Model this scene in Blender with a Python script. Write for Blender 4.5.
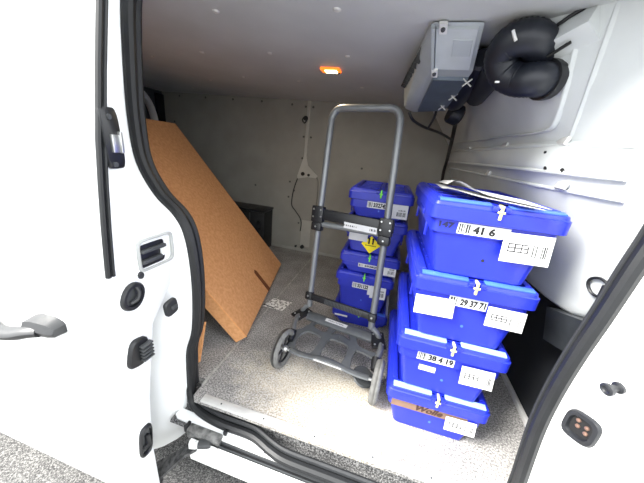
import bpy, bmesh, math, random
from mathutils import Vector, Matrix, Euler

for o in list(bpy.data.objects):
    bpy.data.objects.remove(o)
SC = bpy.context.scene
COL = SC.collection
random.seed(7)
PI = math.pi
R = math.radians

# ------------------------------------------------------------------ camera
cam_data = bpy.data.cameras.new('camera')
cam = bpy.data.objects.new('camera', cam_data)
COL.objects.link(cam)
SC.camera = cam
cam_data.sensor_fit = 'HORIZONTAL'
cam_data.sensor_width = 36.0
cam_data.lens = 36.0 * 267.0 / 644.0
cam_data.clip_start = 0.02
cam_data.clip_end = 200
yaw, pitch, roll = R(13.46), R(19.0), R(5.92)
fwd = Vector((-math.sin(yaw) * math.cos(pitch), math.cos(yaw) * math.cos(pitch), -math.sin(pitch)))
rt0 = Vector((math.cos(yaw), math.sin(yaw), 0))
up0 = rt0.cross(fwd)
rt = math.cos(roll) * rt0 + math.sin(roll) * up0
up = -math.sin(roll) * rt0 + math.cos(roll) * up0
M4 = Matrix((rt, up, -fwd)).transposed().to_4x4()
M4.translation = Vector((0, 0, 1.03))
cam.matrix_world = M4

# ------------------------------------------------------------------ light
SC.view_settings.view_transform = 'Standard'
SC.view_settings.look = 'None'
SC.view_settings.gamma = 1.0
SC.view_settings.use_curve_mapping = False
SC.view_settings.exposure = 2.05

world = bpy.data.worlds.new('overcast_sky')
SC.world = world
world.use_nodes = True
wn = world.node_tree.nodes
wl = world.node_tree.links
wn.clear()
wout = wn.new('ShaderNodeOutputWorld')
wbg = wn.new('ShaderNodeBackground')
wtc = wn.new('ShaderNodeTexCoord')
wsep = wn.new('ShaderNodeSeparateXYZ')
wramp = wn.new('ShaderNodeValToRGB')
wl.new(wtc.outputs['Generated'], wsep.inputs[0])
wl.new(wsep.outputs['Z'], wramp.inputs[0])
wramp.color_ramp.elements[0].position = 0.0
wramp.color_ramp.elements[0].color = (0.93, 0.97, 1.0, 1)
wramp.color_ramp.elements[1].position = 1.0
wramp.color_ramp.elements[1].color = (0.96, 0.985, 1.0, 1)
wl.new(wramp.outputs[0], wbg.inputs[0])
wbg.inputs[1].default_value = 0.95
wl.new(wbg.outputs[0], wout.inputs[0])

sun_d = bpy.data.lights.new('veiled_sun', 'SUN')
sun_d.energy = 3.8
sun_d.angle = R(28)
sun_d.color = (1.0, 0.97, 0.92)
sun = bpy.data.objects.new('veiled_sun', sun_d)
COL.objects.link(sun)
sun.rotation_euler = Vector((0.72, 0.45, -0.75)).to_track_quat('-Z', 'Y').to_euler()

# ------------------------------------------------------------------ materials
def lin(c):
    def f(v):
        v = v / 255.0
        return v / 12.92 if v <= 0.04045 else ((v + 0.055) / 1.055) ** 2.4
    return (f(c[0]), f(c[1]), f(c[2]), 1)


def mat(name, c, rough=0.5, metal=0.0, var=0.12, scale=8.0, bump=0.0, bscale=60.0, coat=0.0, c2=None, lo=0.35, hi=0.65,
        detail=6, emit=None, estr=0.0):
    m = bpy.data.materials.new(name)
    m.use_nodes = True
    nt = m.node_tree
    n = nt.nodes
    b = n['Principled BSDF']
    tc = n.new('ShaderNodeTexCoord')
    nz = n.new('ShaderNodeTexNoise')
    nz.inputs['Scale'].default_value = scale
    nz.inputs['Detail'].default_value = detail
    nt.links.new(tc.outputs['Object'], nz.inputs['Vector'])
    rp = n.new('ShaderNodeValToRGB')
    a = lin(c)
    d = lin(c2) if c2 else (a[0] * (1 - var), a[1] * (1 - var), a[2] * (1 - var), 1)
    rp.color_ramp.elements[0].position = lo
    rp.color_ramp.elements[1].position = hi
    rp.color_ramp.elements[0].color = d
    rp.color_ramp.elements[1].color = a
    nt.links.new(nz.outputs['Fac'], rp.inputs[0])
    nt.links.new(rp.outputs[0], b.inputs['Base Color'])
    b.inputs['Roughness'].default_value = rough
    b.inputs['Metallic'].default_value = metal
    b.inputs['Coat Weight'].default_value = coat
    if bump:
        n2 = n.new('ShaderNodeTexNoise')
        n2.inputs['Scale'].default_value = bscale
        n2.inputs['Detail'].default_value = 4
        nt.links.new(tc.outputs['Object'], n2.inputs['Vector'])
        bp = n.new('ShaderNodeBump')
        bp.inputs['Strength'].default_value = bump
        bp.inputs['Distance'].default_value = 0.004
        nt.links.new(n2.outputs['Fac'], bp.inputs['Height'])
        nt.links.new(bp.outputs[0], b.inputs['Normal'])
    if emit:
        b.inputs['Emission Color'].default_value = lin(emit)
        b.inputs['Emission Strength'].default_value = estr
    return m


def speckle(name, base, dark, light, s1=140.0, s2=9.0, rough=0.9, bump=0.5, lit_wear=None):
    """fine speckled surface (asphalt, anti-slip board) with broad worn areas, optionally lightened by painted door light"""
    m = mat(name, base, rough)
    nt = m.node_tree
    n = nt.nodes
    b = n['Principled BSDF']
    tc = n['Texture Coordinate']
    f = n.new('ShaderNodeTexNoise')
    f.inputs['Scale'].default_value = s1
    f.inputs['Detail'].default_value = 3
    nt.links.new(tc.outputs['Object'], f.inputs['Vector'])
    r1 = n.new('ShaderNodeValToRGB')
    r1.color_ramp.elements[0].position = 0.36
    r1.color_ramp.elements[1].position = 0.64
    r1.color_ramp.elements[0].color = lin(dark)
    r1.color_ramp.elements[1].color = lin(light)
    e = r1.color_ramp.elements.new(0.5)
    e.color = lin(base)
    nt.links.new(f.outputs['Fac'], r1.inputs[0])
    g = n.new('ShaderNodeTexNoise')
    g.inputs['Scale'].default_value = s2
    g.inputs['Detail'].default_value = 5
    nt.links.new(tc.outputs['Object'], g.inputs['Vector'])
    r2 = n.new('ShaderNodeValToRGB')
    r2.color_ramp.elements[0].position = 0.35
    r2.color_ramp.elements[1].position = 0.7
    r2.color_ramp.elements[0].color = (0.72, 0.72, 0.73, 1)
    r2.color_ramp.elements[1].color = (1, 1, 1, 1)
    nt.links.new(g.outputs['Fac'], r2.inputs[0])
    mx = n.new('ShaderNodeMixRGB')
    mx.blend_type = 'MULTIPLY'
    mx.inputs[0].default_value = 1.0
    nt.links.new(r1.outputs[0], mx.inputs[1])
    nt.links.new(r2.outputs[0], mx.inputs[2])
    last = mx.outputs[0]
    if lit_wear:
        # floor patch around a centre: dusty wear plus door light painted pale
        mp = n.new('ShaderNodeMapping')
        mp.inputs['Location'].default_value = (-lit_wear[0] / lit_wear[2], -lit_wear[1] / lit_wear[3], 0)
        mp.inputs['Scale'].default_value = (1 / lit_wear[2], 1 / lit_wear[3], 1)
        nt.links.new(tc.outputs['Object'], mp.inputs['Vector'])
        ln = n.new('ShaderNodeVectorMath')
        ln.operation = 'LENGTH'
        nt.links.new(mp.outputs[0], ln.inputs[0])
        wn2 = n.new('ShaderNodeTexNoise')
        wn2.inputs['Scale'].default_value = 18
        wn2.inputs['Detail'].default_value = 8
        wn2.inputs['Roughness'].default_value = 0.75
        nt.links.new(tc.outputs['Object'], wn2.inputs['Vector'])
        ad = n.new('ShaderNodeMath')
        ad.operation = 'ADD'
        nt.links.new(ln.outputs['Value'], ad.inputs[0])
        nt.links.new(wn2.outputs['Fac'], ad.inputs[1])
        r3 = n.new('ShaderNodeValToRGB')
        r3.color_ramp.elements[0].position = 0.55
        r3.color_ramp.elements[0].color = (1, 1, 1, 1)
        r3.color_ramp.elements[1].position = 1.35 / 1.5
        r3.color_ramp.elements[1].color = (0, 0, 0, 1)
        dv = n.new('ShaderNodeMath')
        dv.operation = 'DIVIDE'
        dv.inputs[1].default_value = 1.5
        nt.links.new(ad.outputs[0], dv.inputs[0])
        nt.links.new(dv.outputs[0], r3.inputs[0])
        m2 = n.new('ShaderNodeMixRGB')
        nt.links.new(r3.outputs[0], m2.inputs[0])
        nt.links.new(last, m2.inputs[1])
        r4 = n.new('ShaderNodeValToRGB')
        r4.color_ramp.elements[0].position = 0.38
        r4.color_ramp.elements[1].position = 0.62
        r4.color_ramp.elements[0].color = lin(lit_wear[4])
        r4.color_ramp.elements[1].color = lin(lit_wear[5])
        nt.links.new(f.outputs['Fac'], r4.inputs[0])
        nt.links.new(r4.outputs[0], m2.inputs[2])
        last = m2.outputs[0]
    nt.links.new(last, b.inputs['Base Color'])
    bp = n.new('ShaderNodeBump')
    bp.inputs['Strength'].default_value = bump
    bp.inputs['Distance'].default_value = 0.004
    nt.links.new(f.outputs['Fac'], bp.inputs['Height'])
    nt.links.new(bp.outputs[0], b.inputs['Normal'])
    return m


PAINT = mat('white_van_paint', (238, 240, 240), 0.35, 0, 0.03, 2, coat=0.4)
SILLP = mat('scuffed_white_paint', (232, 233, 231), 0.45, 0, 0.3, 30, c2=(150, 150, 148), lo=0.28, hi=0.4)
LINER = mat('grey_wall_board', (150, 148, 140), 0.8, 0, 0.12, 5, bump=0.15, bscale=200)
CEILM = mat('grey_ceiling_board', (192, 195, 196), 0.6, 0, 0.1, 4, bump=0.1, bscale=150)
BULK = mat('light_grey_bulkhead_paint', (196, 200, 200), 0.5, 0, 0.08, 6)
FLOORM = speckle('antislip_floor_wear_and_light', (152, 150, 147), (108, 106, 104), (190, 187, 183), 150, 7, 0.8, 0.35,
                 lit_wear=(-0.12, 0.90, 0.58, 0.30, (178, 164, 140), (214, 209, 200)))  # paler front area holds both wear and the light falloff from the door
ASPH = speckle('asphalt', (98, 97, 96), (58, 57, 57), (146, 145, 142), 190, 3, 0.95, 0.8)
TREAD = speckle('black_step_tread', (92, 92, 92), (44, 44, 46), (150, 150, 150), 190, 9, 0.8, 0.6)
ALU = mat('pale_metal_strip', (214, 214, 211), 0.4, 0.25, 0.12, 20)
RUB = mat('black_rubber', (19, 21, 24), 0.5, 0, 0.3, 20)
RUBG = mat('dark_grey_rubber', (30, 32, 35), 0.55, 0, 0.3, 30)
BLK = mat('black_plastic', (26, 27, 30), 0.4, 0, 0.25, 15)
DARKREC = mat('dark_recess_trim', (24, 27, 32), 0.75, 0, 0.3, 9)
DGREY = mat('dark_grey_plastic', (66, 68, 70), 0.45, 0, 0.2, 20)
HANDLE = mat('grey_plastic_handle', (46, 47, 49), 0.45, 0, 0.15, 25)
PINM = mat('dark_pillar_fitting', (30, 32, 36), 0.45, 0, 0.2, 20)
STEEL = mat('bright_steel', (196, 197, 196), 0.3, 0.85, 0.12, 30)
TUBE = mat('grey_painted_tube', (122, 125, 126), 0.38, 0.35, 0.1, 20)
PLATE = mat('grey_cast_plate', (98, 101, 103), 0.45, 0.3, 0.15, 30)
TYRE = mat('worn_grey_tyre', (112, 112, 110), 0.85, 0, 0.3, 40, bump=0.3, bscale=120)
CARD = mat('brown_cardboard', (212, 156, 106), 0.85, 0, 0.12, 60, c2=(196, 138, 88), bump=0.1, bscale=90)
CARDD = mat('dark_cardboard_edge', (112, 60, 30), 0.9, 0, 0.2, 40)
CARDE = mat('pale_cardboard_edge', (222, 158, 100), 0.85, 0, 0.15, 60)
BLUE = mat('blue_plastic', (30, 44, 180), 0.35, 0, 0.14, 14, bump=0.08, bscale=30, coat=0.15)
BLUE2 = mat('deep_blue_plastic', (36, 47, 168), 0.4, 0, 0.16, 14)
STRIP = mat('lid_strip_painted_sheen', (138, 166, 226), 0.3, 0, 0.1, 40)  # sky reflection on the lid edge painted in as pale blue
STRIPM = mat('mid_blue_lid_strip', (62, 100, 208), 0.3, 0, 0.12, 40)  # weaker lid sheen painted in; drain holes share this blue
YEL = mat('yellow_seal_tag', (204, 198, 124), 0.5, 0, 0.1, 40)
GRN = mat('green_seal_tag', (120, 226, 70), 0.5, 0, 0.1, 40)
PAPER = mat('white_paper', (206, 206, 205), 0.7, 0, 0.05, 30)
INK = mat('black_ink', (12, 12, 14), 0.7, 0, 0.1, 30)
GINK = mat('grey_ink', (24, 24, 28), 0.7, 0, 0.1, 30)
TAPE = mat('brown_tape', (122, 96, 80), 0.5, 0, 0.15, 30)
SIGNY = mat('yellow_sign', (250, 226, 20), 0.5, 0, 0.05, 30)
HOSE = mat('black_air_hose', (22, 26, 36), 0.45, 0, 0.2, 30)
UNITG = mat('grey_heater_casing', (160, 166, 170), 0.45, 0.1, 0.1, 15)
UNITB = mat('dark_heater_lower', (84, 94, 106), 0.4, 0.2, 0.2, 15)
GLASSD = mat('dark_rear_glass', (14, 18, 28), 0.15, 0, 0.1, 5)
COPPER = mat('copper_contact', (140, 112, 98), 0.4, 0.6, 0.2, 30)
LAMPW = mat('warm_lamp_lens', (255, 240, 200), 0.4, 0, 0.02, 5, emit=(255, 226, 160), estr=3.0)
LAMPO = mat('orange_lamp_frame', (240, 120, 40), 0.5, 0, 0.1, 20, emit=(255, 110, 30), estr=0.5)
DUST = mat('dirty_black_case', (30, 31, 33), 0.6, 0, 0.3, 18)


# ------------------------------------------------------------------ mesh builder
class MB:
    def __init__(s):
        s.bm = bmesh.new()

    def vs(s, pts):
        return [s.bm.verts.new(Vector(p)) for p in pts]

    def f(s, vs):
        try:
            return s.bm.faces.new(vs)
        except ValueError:
            return None

    def poly(s, pts):
        s.f(s.vs(pts))
        return s

    def box(s, c, d, rot=None, bev=0.0, seg=2):
        m = Matrix.Translation(Vector(c))
        if rot is not None:
            m = m @ (rot.to_4x4() if isinstance(rot, Matrix) else Euler(rot).to_matrix().to_4x4())
        m = m @ Matrix.Diagonal((d[0], d[1], d[2], 1))
        r = bmesh.ops.create_cube(s.bm, size=1, matrix=m)
        if bev:
            es = list({e for v in r['verts'] for e in v.link_edges})
            bmesh.ops.bevel(s.bm, geom=es, offset=bev, segments=seg, affect='EDGES', profile=0.5)
        return s

    def rings(s, rr, cap=True, closed_ring=True, close_loop=False):
        vv = [s.vs(r) for r in rr]
        n = len(vv[0])
        rng = range(n) if closed_ring else range(n - 1)
        k = len(vv)
        for i in range(k if close_loop else k - 1):
            a, b = vv[i], vv[(i + 1) % k]
            for j in rng:
                s.f([a[j], a[(j + 1) % n], b[(j + 1) % n], b[j]])
        if cap and not close_loop and closed_ring:
            s.f(list(reversed(vv[0])))
            s.f(vv[-1])
        return s

    def tube(s, pts, r, n=10, closed=False, cap=True, flat=1.0):
        pts = [Vector(p) for p in pts]
        k = len(pts)
        rr = []
        prev = None
        for i in range(k):
            a = pts[i - 1] if (i > 0 or closed) else pts[i]
            b = pts[(i + 1) % k] if (i < k - 1 or closed) else pts[i]
            t = (b - a).normalized()
            if prev is None:
                u = t.cross(Vector((0, 0, 1)))
                if u.length < 0.1:
                    u = t.cross(Vector((0, 1, 0)))
            else:
                u = prev - t * prev.dot(t)
            u.normalize()
            prev = u
            w = t.cross(u)
            q = r[i] if isinstance(r, (list, tuple)) else r
            rr.append([pts[i] + q * (math.cos(2 * PI * j / n) * u + flat * math.sin(2 * PI * j / n) * w) for j in range(n)])
        return s.rings(rr, cap=cap, close_loop=closed)

    def cyl(s, a, b, r, n=14, r2=None):
        a = Vector(a)
        b = Vector(b)
        return s.tube([a, b], [r, r if r2 is None else r2], n)

    def extrude(s, pts, vec, inv=False):
        """closed planar outline pushed along vec"""
        vec = Vector(vec)
        a = [Vector(p) for p in pts]
        return s.rings([a, [p + vec for p in a]])

    def lathe(s, prof, c, ax, n=24):
        """prof: (radius, distance along ax)"""
        ax = Vector(ax).normalized()
        u = ax.cross(Vector((0, 0, 1)))
        if u.length < 0.1:
            u = ax.cross(Vector((0, 1, 0)))
        u.normalize()
        w = ax.cross(u)
        c = Vector(c)
        rr = []
        for r, h in prof:
            rr.append([c + ax * h + max(r, 1e-4) * (math.cos(2 * PI * j / n) * u + math.sin(2 * PI * j / n) * w) for j in range(n)])
        return s.rings(rr)

    def build(s, name, m, parent=None, ang=35):
        bmesh.ops.remove_doubles(s.bm, verts=s.bm.verts, dist=1e-5)
        bmesh.ops.recalc_face_normals(s.bm, faces=s.bm.faces)
        off = Vector((0, 0, 0))
        if parent is not None and getattr(parent, 'world_parts', None) is None and parent.get('wp'):
            off = Vector(parent['wp'])
        if off.length:
            bmesh.ops.translate(s.bm, verts=s.bm.verts, vec=-off)
        me = bpy.data.meshes.new(name)
        s.bm.to_mesh(me)
        s.bm.free()
        me.materials.append(m)
        for p in me.polygons:
            p.use_smooth = True
        me.set_sharp_from_angle(angle=R(ang))
        o = bpy.data.objects.new(name, me)
        COL.objects.link(o)
        if parent is not None:
            o.parent = parent
            if off.length:
                o['wp'] = tuple(off)
        return o


def smooth_path(pts, k=6, closed=False):
    """Catmull-Rom through the points"""
    pts = [Vector(p) for p in pts]
    out = []
    n = len(pts)
    for i in range(n if closed else n - 1):
        if closed:
            p0, p1, p2, p3 = pts[i - 1], pts[i], pts[(i + 1) % n], pts[(i + 2) % n]
        else:
            p0, p1, p2, p3 = pts[max(i - 1, 0)], pts[i], pts[i + 1], pts[min(i + 2, n - 1)]
        for j in range(k):
            t = j / k
            out.append(0.5 * ((2 * p1) + (p2 - p0) * t + (2 * p0 - 5 * p1 + 4 * p2 - p3) * t * t
                              + (3 * p1 - p0 - 3 * p2 + p3) * t * t * t))
    if not closed:
        out.append(pts[-1])
    return out


def rrect(w, d, r, z, n=4, cx=0, cy=0):
    pts = []
    for (sx, sy, a0) in ((1, -1, -90), (1, 1, 0), (-1, 1, 90), (-1, -1, 180)):
        for i in range(n + 1):
            a = R(a0 + 90 * i / n)
            pts.append((cx + sx * (w / 2 - r) + r * math.cos(a), cy + sy * (d / 2 - r) + r * math.sin(a), z))
    return pts


def thing(name, label, cat, loc=(0, 0, 0), rotz=0.0, group=None, world_parts=False):
    o = bpy.data.objects.new(name, None)
    o.empty_display_size = 0.05
    COL.objects.link(o)
    o.location = loc
    o.rotation_euler = (0, 0, rotz)
    o['label'] = label
    o['category'] = cat
    if group:
        o['group'] = group
    if world_parts:
        o['wp'] = tuple(loc)
    return o


def struct(o):
    o['kind'] = 'structure'
    return o


FONT_CACHE = {}


def text_geo(body):
    """flat triangles of a piece of lettering, unit cap height about 0.7"""
    if body in FONT_CACHE:
        return FONT_CACHE[body]
    cu = bpy.data.curves.new('lettering', 'FONT')
    cu.body = body
    cu.resolution_u = 3
    cu.offset = 0.05
    ob = bpy.data.objects.new('lettering', cu)
    COL.objects.link(ob)
    dg = bpy.context.evaluated_depsgraph_get()
    me = bpy.data.meshes.new_from_object(ob.evaluated_get(dg))
    vs = [tuple(v.co) for v in me.vertices]
    fs = [tuple(p.vertices) for p in me.polygons]
    bpy.data.objects.remove(ob)
    bpy.data.curves.remove(cu)
    bpy.data.meshes.remove(me)
    FONT_CACHE[body] = (vs, fs)
    return vs, fs


def text_on(mb, body, fn, x0, x1, y0, y1, shear=0.0):
    """lettering stretched into the rectangle; fn maps (x, y) to a 3D point"""
    vs, fs = text_geo(body)
    ax = min(v[0] for v in vs)
    bx = max(v[0] for v in vs)
    ay = min(v[1] for v in vs)
    by = max(v[1] for v in vs)
    pv = []
    for v in vs:
        ty = (v[1] - ay) / (by - ay)
        tx = (v[0] - ax) / (bx - ax)
        pv.append(fn(x0 + (x1 - x0) * tx + shear * ty, y0 + (y1 - y0) * ty))
    bv = mb.vs(pv)
    for f in fs:
        mb.f([bv[i] for i in f])


def stuff(o):
    o['kind'] = 'stuff'
    return o


def bars_on(mb, fn, x0, x1, y0, y1, n, seed):
    rd = random.Random(seed)
    x = x0
    w = (x1 - x0) / n
    for i in range(n):
        b = w * rd.uniform(0.25, 0.75)
        mb.poly([fn(x, y0), fn(x + b, y0), fn(x + b, y1), fn(x, y1)])
        x += w


# ------------------------------------------------------------------ ground
g = MB()
N = 1
g.box((0, 0, -0.60), (30, 30, 0.10))
ground = struct(g.build('ground', ASPH))

# ------------------------------------------------------------------ van shell
# floor: one anti-slip board with a joint line
fl = MB()
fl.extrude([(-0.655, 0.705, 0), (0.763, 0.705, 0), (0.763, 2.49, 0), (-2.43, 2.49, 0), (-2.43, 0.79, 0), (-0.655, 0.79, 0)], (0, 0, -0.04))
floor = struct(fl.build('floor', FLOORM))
floor.location = (0, 0, 0)
b = MB()
b.box((-0.655, 1.62, 0.0006), (0.010, 1.72, 0.0012))
b.build('joint_strip', mat('joint_filler', (176, 174, 168), 0.8, 0, 0.4, 30), floor)

# back wall (far side of the van)
bw = MB()
bw.box((-0.95, 2.52, 0.71), (3.1, 0.06, 1.46))
wall_back = struct(bw.build('wall_back', LINER))
# ceiling
ce = MB()
ce.box((-0.85, 1.63, 1.45), (3.3, 1.80, 0.06))
ceiling = struct(ce.build('ceiling', CEILM))
# rear doors end
wr = MB()
wr.box((-2.44, 1.6, 0.7), (0.06, 1.9, 1.5))
wall_left = struct(wr.build('wall_left', mat('dark_rear_door', (52, 56, 62), 0.6, 0, 0.2, 5)))
b = MB()
b.tube(smooth_path([(-2.38, 2.00, 1.41), (-2.38, 2.20, 1.37), (-2.38, 2.31, 1.24), (-2.38, 2.345, 1.0), (-2.38, 2.35, 0.4)], 6), 0.05, 8, flat=0.4)
b.build('door_post', mat('grey_door_post', (225, 226, 226), 0.5, 0, 0.1, 8), wall_left)
b = MB()
b.box((-2.40, 2.44, 0.75), (0.03, 0.09, 1.28))
b.build('dark_gap', GLASSD, wall_left)
b = MB()
b.box((-2.40, 2.1, 1.0), (0.02, 0.25, 0.5), bev=0.004)
b.build('rear_window', GLASSD, wall_left)

# wall_right: the bulkhead leaning back over the load, with its ledge
PRF = [(1.42, .18), (1.36, .224), (1.28, .283), (1.20, .341), (1.125, .396), (1.115, .388), (1.10, .380), (1.05, .375), (1.035, .385), (1.02, .40), (1.00, .412), (.98, .42), (.90, .455),
       (.80, .49), (.71, .517), (.63, .542), (.60, .553), (.585, .57), (.585, .62), (.60, .75)]
YS = [2.50 - 0.05 * i for i in range(30)] + [1.01, 0.97, 0.93, 0.89, 0.86, 0.83, 0.80, 0.78, 0.765]


def flare(y, z):
    # towards the door the panel swings out to meet the front pillar
    t = max(0.0, min(1.0, (1.12 - y) / 0.34))
    t = t * t * (3 - 2 * t)
    k = 0.045 if z < 1.0 else 0.045 + (z - 1.0) / 0.42 * 0.23
    e = max(0.0, (0.80 - y) / 0.035) * 0.11
    return k * t + e


def wall_x(y, z):
    for (z1, x1), (z0, x0) in zip(PRF[:-3], PRF[1:-2]):
        if z0 <= z <= z1:
            return x0 + (x1 - x0) * (z - z0) / (z1 - z0) + .07 * (2.49 - y) / 1.7 + flare(y, z)
    return PRF[0][1]


wb = MB()
rows = []
for y in YS:
    dx = .07 * (2.49 - y) / 1.7
    row = []
    for i, (z, x) in enumerate(PRF):
        zz = z
        xx = x + dx + flare(y, z)
        if z < 0.66 and y < 0.98:
            zz += 0.075 * min(1, (0.98 - y) / 0.17) * (1 if z < .61 else .5)
        # softly pressed field in the upper panel and a bulge below the ledge
        if 1.13 < z < 1.4 and 1.03 < y < 2.2:
            xx += 0.012
        if 0.62 < z < 0.96 and 0.9 < y < 1.25:
            xx += 0.012 * math.sin((y - 0.9) / 0.35 * PI)
        row.append((xx, y, zz))
    rows.append(row)
wb.rings(rows, cap=False, closed_ring=False)
wall_right = struct(wb.build('wall_right', BULK, ang=50))
b = MB()
b.box((0.765, 1.63, 0.31), (0.05, 1.75, 0.62))
b.build('lower_trim', DARKREC, wall_right)
b = MB()
b.box((0.727, 1.63, 0.012), (0.018, 1.72, 0.024), bev=0.003)
b.build('floor_edge_strip', ALU, wall_right)


def on_wall(y, z, off=0.0):
    return Vector((wall_x(y, z) - off, y, z - off * 0.3))


# pressed ridges of the bulkhead
b = MB()
b.tube(smooth_path([(0.481, 1.016, 1.128), (0.469, 0.989, 1.173), (0.448, 0.948, 1.279), (0.432, 0.919, 1.388), (0.429, 0.914, 1.430)], 6), 0.007, 8, flat=0.55)
b.build('pressed_ridge', BULK, wall_right)
b = MB()
b.tube(smooth_path([(0.376, 2.255, 1.166), (0.404, 1.706, 1.159), (0.416, 1.434, 1.158), (0.431, 1.173, 1.152), (0.440, 1.063, 1.159), (0.437, 1.030, 1.186), (0.420, 0.995, 1.253), (0.398, 0.969, 1.340), (0.395, 0.956, 1.375)], 6), 0.009, 8, flat=0.5)
b.build('pressed_ridge', BULK, wall_right)
# two horizontal flanges of the ledge
for z, r in ((1.112, 0.007), (1.034, 0.007), (0.985, 0.006)):
    b = MB()
    b.tube([on_wall(y, z, 0.002) for y in (2.47, 2.0, 1.6, 1.3, 1.1, 0.95, 0.8)], r, 8)
    b.build('ledge_flange', BULK, wall_right)
for (y, z) in ((1.95, 1.125), (1.40, 1.125), (1.03, 1.125), (1.55, 1.0), (0.98, 1.0)):
    b = MB()
    p = on_wall(y, z, 0.004)
    b.box(p, (0.012, 0.05, 0.026), (0, R(20), 0), 0.003)
    b.build('ledge_clip', ALU, wall_right)
for (px_, r_) in (((0.473, 0.974, 1.039), .0085), ((0.453, 1.031, 1.043), .005), ((0.455, 1.055, 1.09), .004)):
    b = MB()
    p = on_wall(px_[1], px_[2], 0)
    b.cyl(p - Vector((0.0035, 0, 0)), p + Vector((0.01, 0, 0)), r_, 12)
    b.build('drain_hole', INK, wall_right)
# slanted stiffener between bulkhead and ceiling
b = MB()
A = [Vector(p) for p in ((0.314, 1.066, 1.338), (0.331, 1.005, 1.391), (0.361, 0.968, 1.414), (0.403, 0.937, 1.439))]
B_ = [Vector(p) for p in ((0.322, 1.068, 1.326), (0.361, 1.017, 1.323), (0.394, 0.975, 1.335), (0.428, 0.936, 1.351))]
b.rings([[p, (p + q) / 2 + Vector((-0.034, -0.020, -0.012)), q, (p + q) / 2 + Vector((0.02, 0, 0.01))] for p, q in zip(A, B_)])
stiff = b.build('roof_stiffener', BULK, wall_right)
b = MB()
b.tube([p + Vector((-0.004, -0.004, -0.003)) for p in A[1:]], 0.005, 8)  # dark tube along the upper edge of the stiffener
b.build('edge_line', RUB, stiff)
for t, w_ in ((0.44, 0.007), (0.62, 0.016), (0.52, 0.006)):
    i = int(t * 3)
    u_ = t * 3 - i
    p = A[i].lerp(A[i + 1], u_)
    q = B_[i].lerp(B_[i + 1], u_)
    d_ = (A[i + 1] - A[i]).normalized()
    c_ = p.lerp(q, 0.80 if w_ > 0.01 else (0.25 if t < .5 else 0.55)) + Vector((-0.026, -0.015, -0.010))
    b = MB()
    b.tube([c_ - d_ * w_ * 1.6, c_ + d_ * w_ * 1.6], w_ * 0.28, 8)
    b.build('slot', INK, stiff)
# tie-down ring on the bulkhead
b = MB()
b.tube(smooth_path([(0.620, 0.840, 0.733), (0.623, 0.863, 0.711), (0.617, 0.885, 0.714), (0.609, 0.896, 0.734), (0.605, 0.885, 0.754), (0.606, 0.861, 0.766), (0.610, 0.840, 0.764), (0.614, 0.830, 0.755)], 5), 0.0042, 8)
rg = b.build('tie_down_ring', BLK, wall_right)
for v in rg.data.vertices:
    v.co.x -= 0.008
b = MB()
b.box((0.566, 0.778, 0.757), (0.02, 0.016, 0.035), bev=0.003)
b.build('ring_bracket', BLK, wall_right)
# metal foot showing under the bulkhead
b = MB()
b.rings([[(0.60, y, 0.60 + dz), (0.66, y, 0.60 + dz), (0.68, y, 0.50 + dz), (0.63, y, 0.47 + dz)] for y, dz in ((1.02, -.02), (0.95, 0), (0.86, 0.03), (0.80, 0.05))])
b.build('seat_mount', mat('galvanised_bracket', (70, 74, 78), 0.35, 0.6, 0.3, 12), wall_right)

# near side wall of the van behind the open door and in front of the cab
wf = MB()
wf.box((-1.68, 0.70, 0.59), (1.56, 0.09, 1.72))
wf.box((1.25, 0.70, 0.59), (1.20, 0.09, 1.72))
wall_front = struct(wf.build('wall_front', PAINT))

# ---- door opening: rear pillar, front pillar and their seals
SL = [(-0.790, 0.755, 1.46), (-0.804, 0.74, 1.369), (-0.825, 0.74, 1.204), (-0.834, 0.74, 1.059), (-0.821, 0.74, 0.931), (-0.761, 0.74, 0.832), (-0.690, 0.74, 0.772), (-0.655, 0.74, 0.712),
      (-0.638, 0.74, 0.606), (-0.636, 0.74, 0.463), (-0.650, 0.74, 0.312), (-0.682, 0.74, 0.205), (-0.690, 0.74, 0.115), (-0.694, 0.74, -0.01)]
SLs = [p for p in smooth_path(SL, 5)]
pl = MB()
rr = []
for p in SLs:
    zt = max(0, p.z - 0.7) * 0.06
    rr.append([Vector((p.x - 0.10, 0.79, p.z)), Vector((p.x - 0.012, 0.762, p.z)), Vector((p.x - 0.004, 0.735, p.z)), Vector((p.x - 0.018, 0.70, p.z)),
               Vector((min(p.x - 0.05, -0.70), 0.655 + zt, p.z)), Vector((min(p.x - 0.085, -0.735), 0.625 + zt, p.z)), Vector((-0.92, 0.62 + zt, p.z))])
# pillar foot continues down to the skirt
last = rr[-1]
for dz, dxx in ((-0.09, -0.002), (-0.20, -0.02), (-0.30, -0.05)):
    rr.append([v + Vector((dxx if 0 < i < 6 else 0, 0, dz)) for i, v in enumerate(last)])
pl.rings(rr, cap=False, closed_ring=False)
rear_pillar = struct(pl.build('rear_pillar', PAINT, ang=60))

SR = [(0.60, 0.765, 1.46), (0.597, 0.755, 1.20), (0.592, 0.75, 1.05), (0.586, 0.75, 0.93), (0.576, 0.75, 0.829), (0.565, 0.75, 0.699), (0.553, 0.75, 0.574), (0.546, 0.75, 0.435), (0.549, 0.75, 0.289),
      (0.570, 0.75, 0.059), (0.575, 0.75, -0.04)]
SRs = smooth_path(SR, 5)
pl = MB()
rr = []
for p in SRs:
    rr.append([Vector((p.x + 0.16, 0.80, p.z)), Vector((p.x + 0.02, 0.775, p.z)), Vector((p.x + 0.012, 0.735, p.z)), Vector((p.x + 0.030, 0.69, p.z)),
               Vector((p.x + 0.05, 0.64, p.z)), Vector((p.x + 0.075, 0.58, p.z)), Vector((p.x + 0.10, 0.53, p.z)), Vector((p.x + 0.14, 0.505, p.z)), Vector((p.x + 0.30, 0.495, p.z)), Vector((1.9, 0.50, p.z))])
last = rr[-1]
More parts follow.
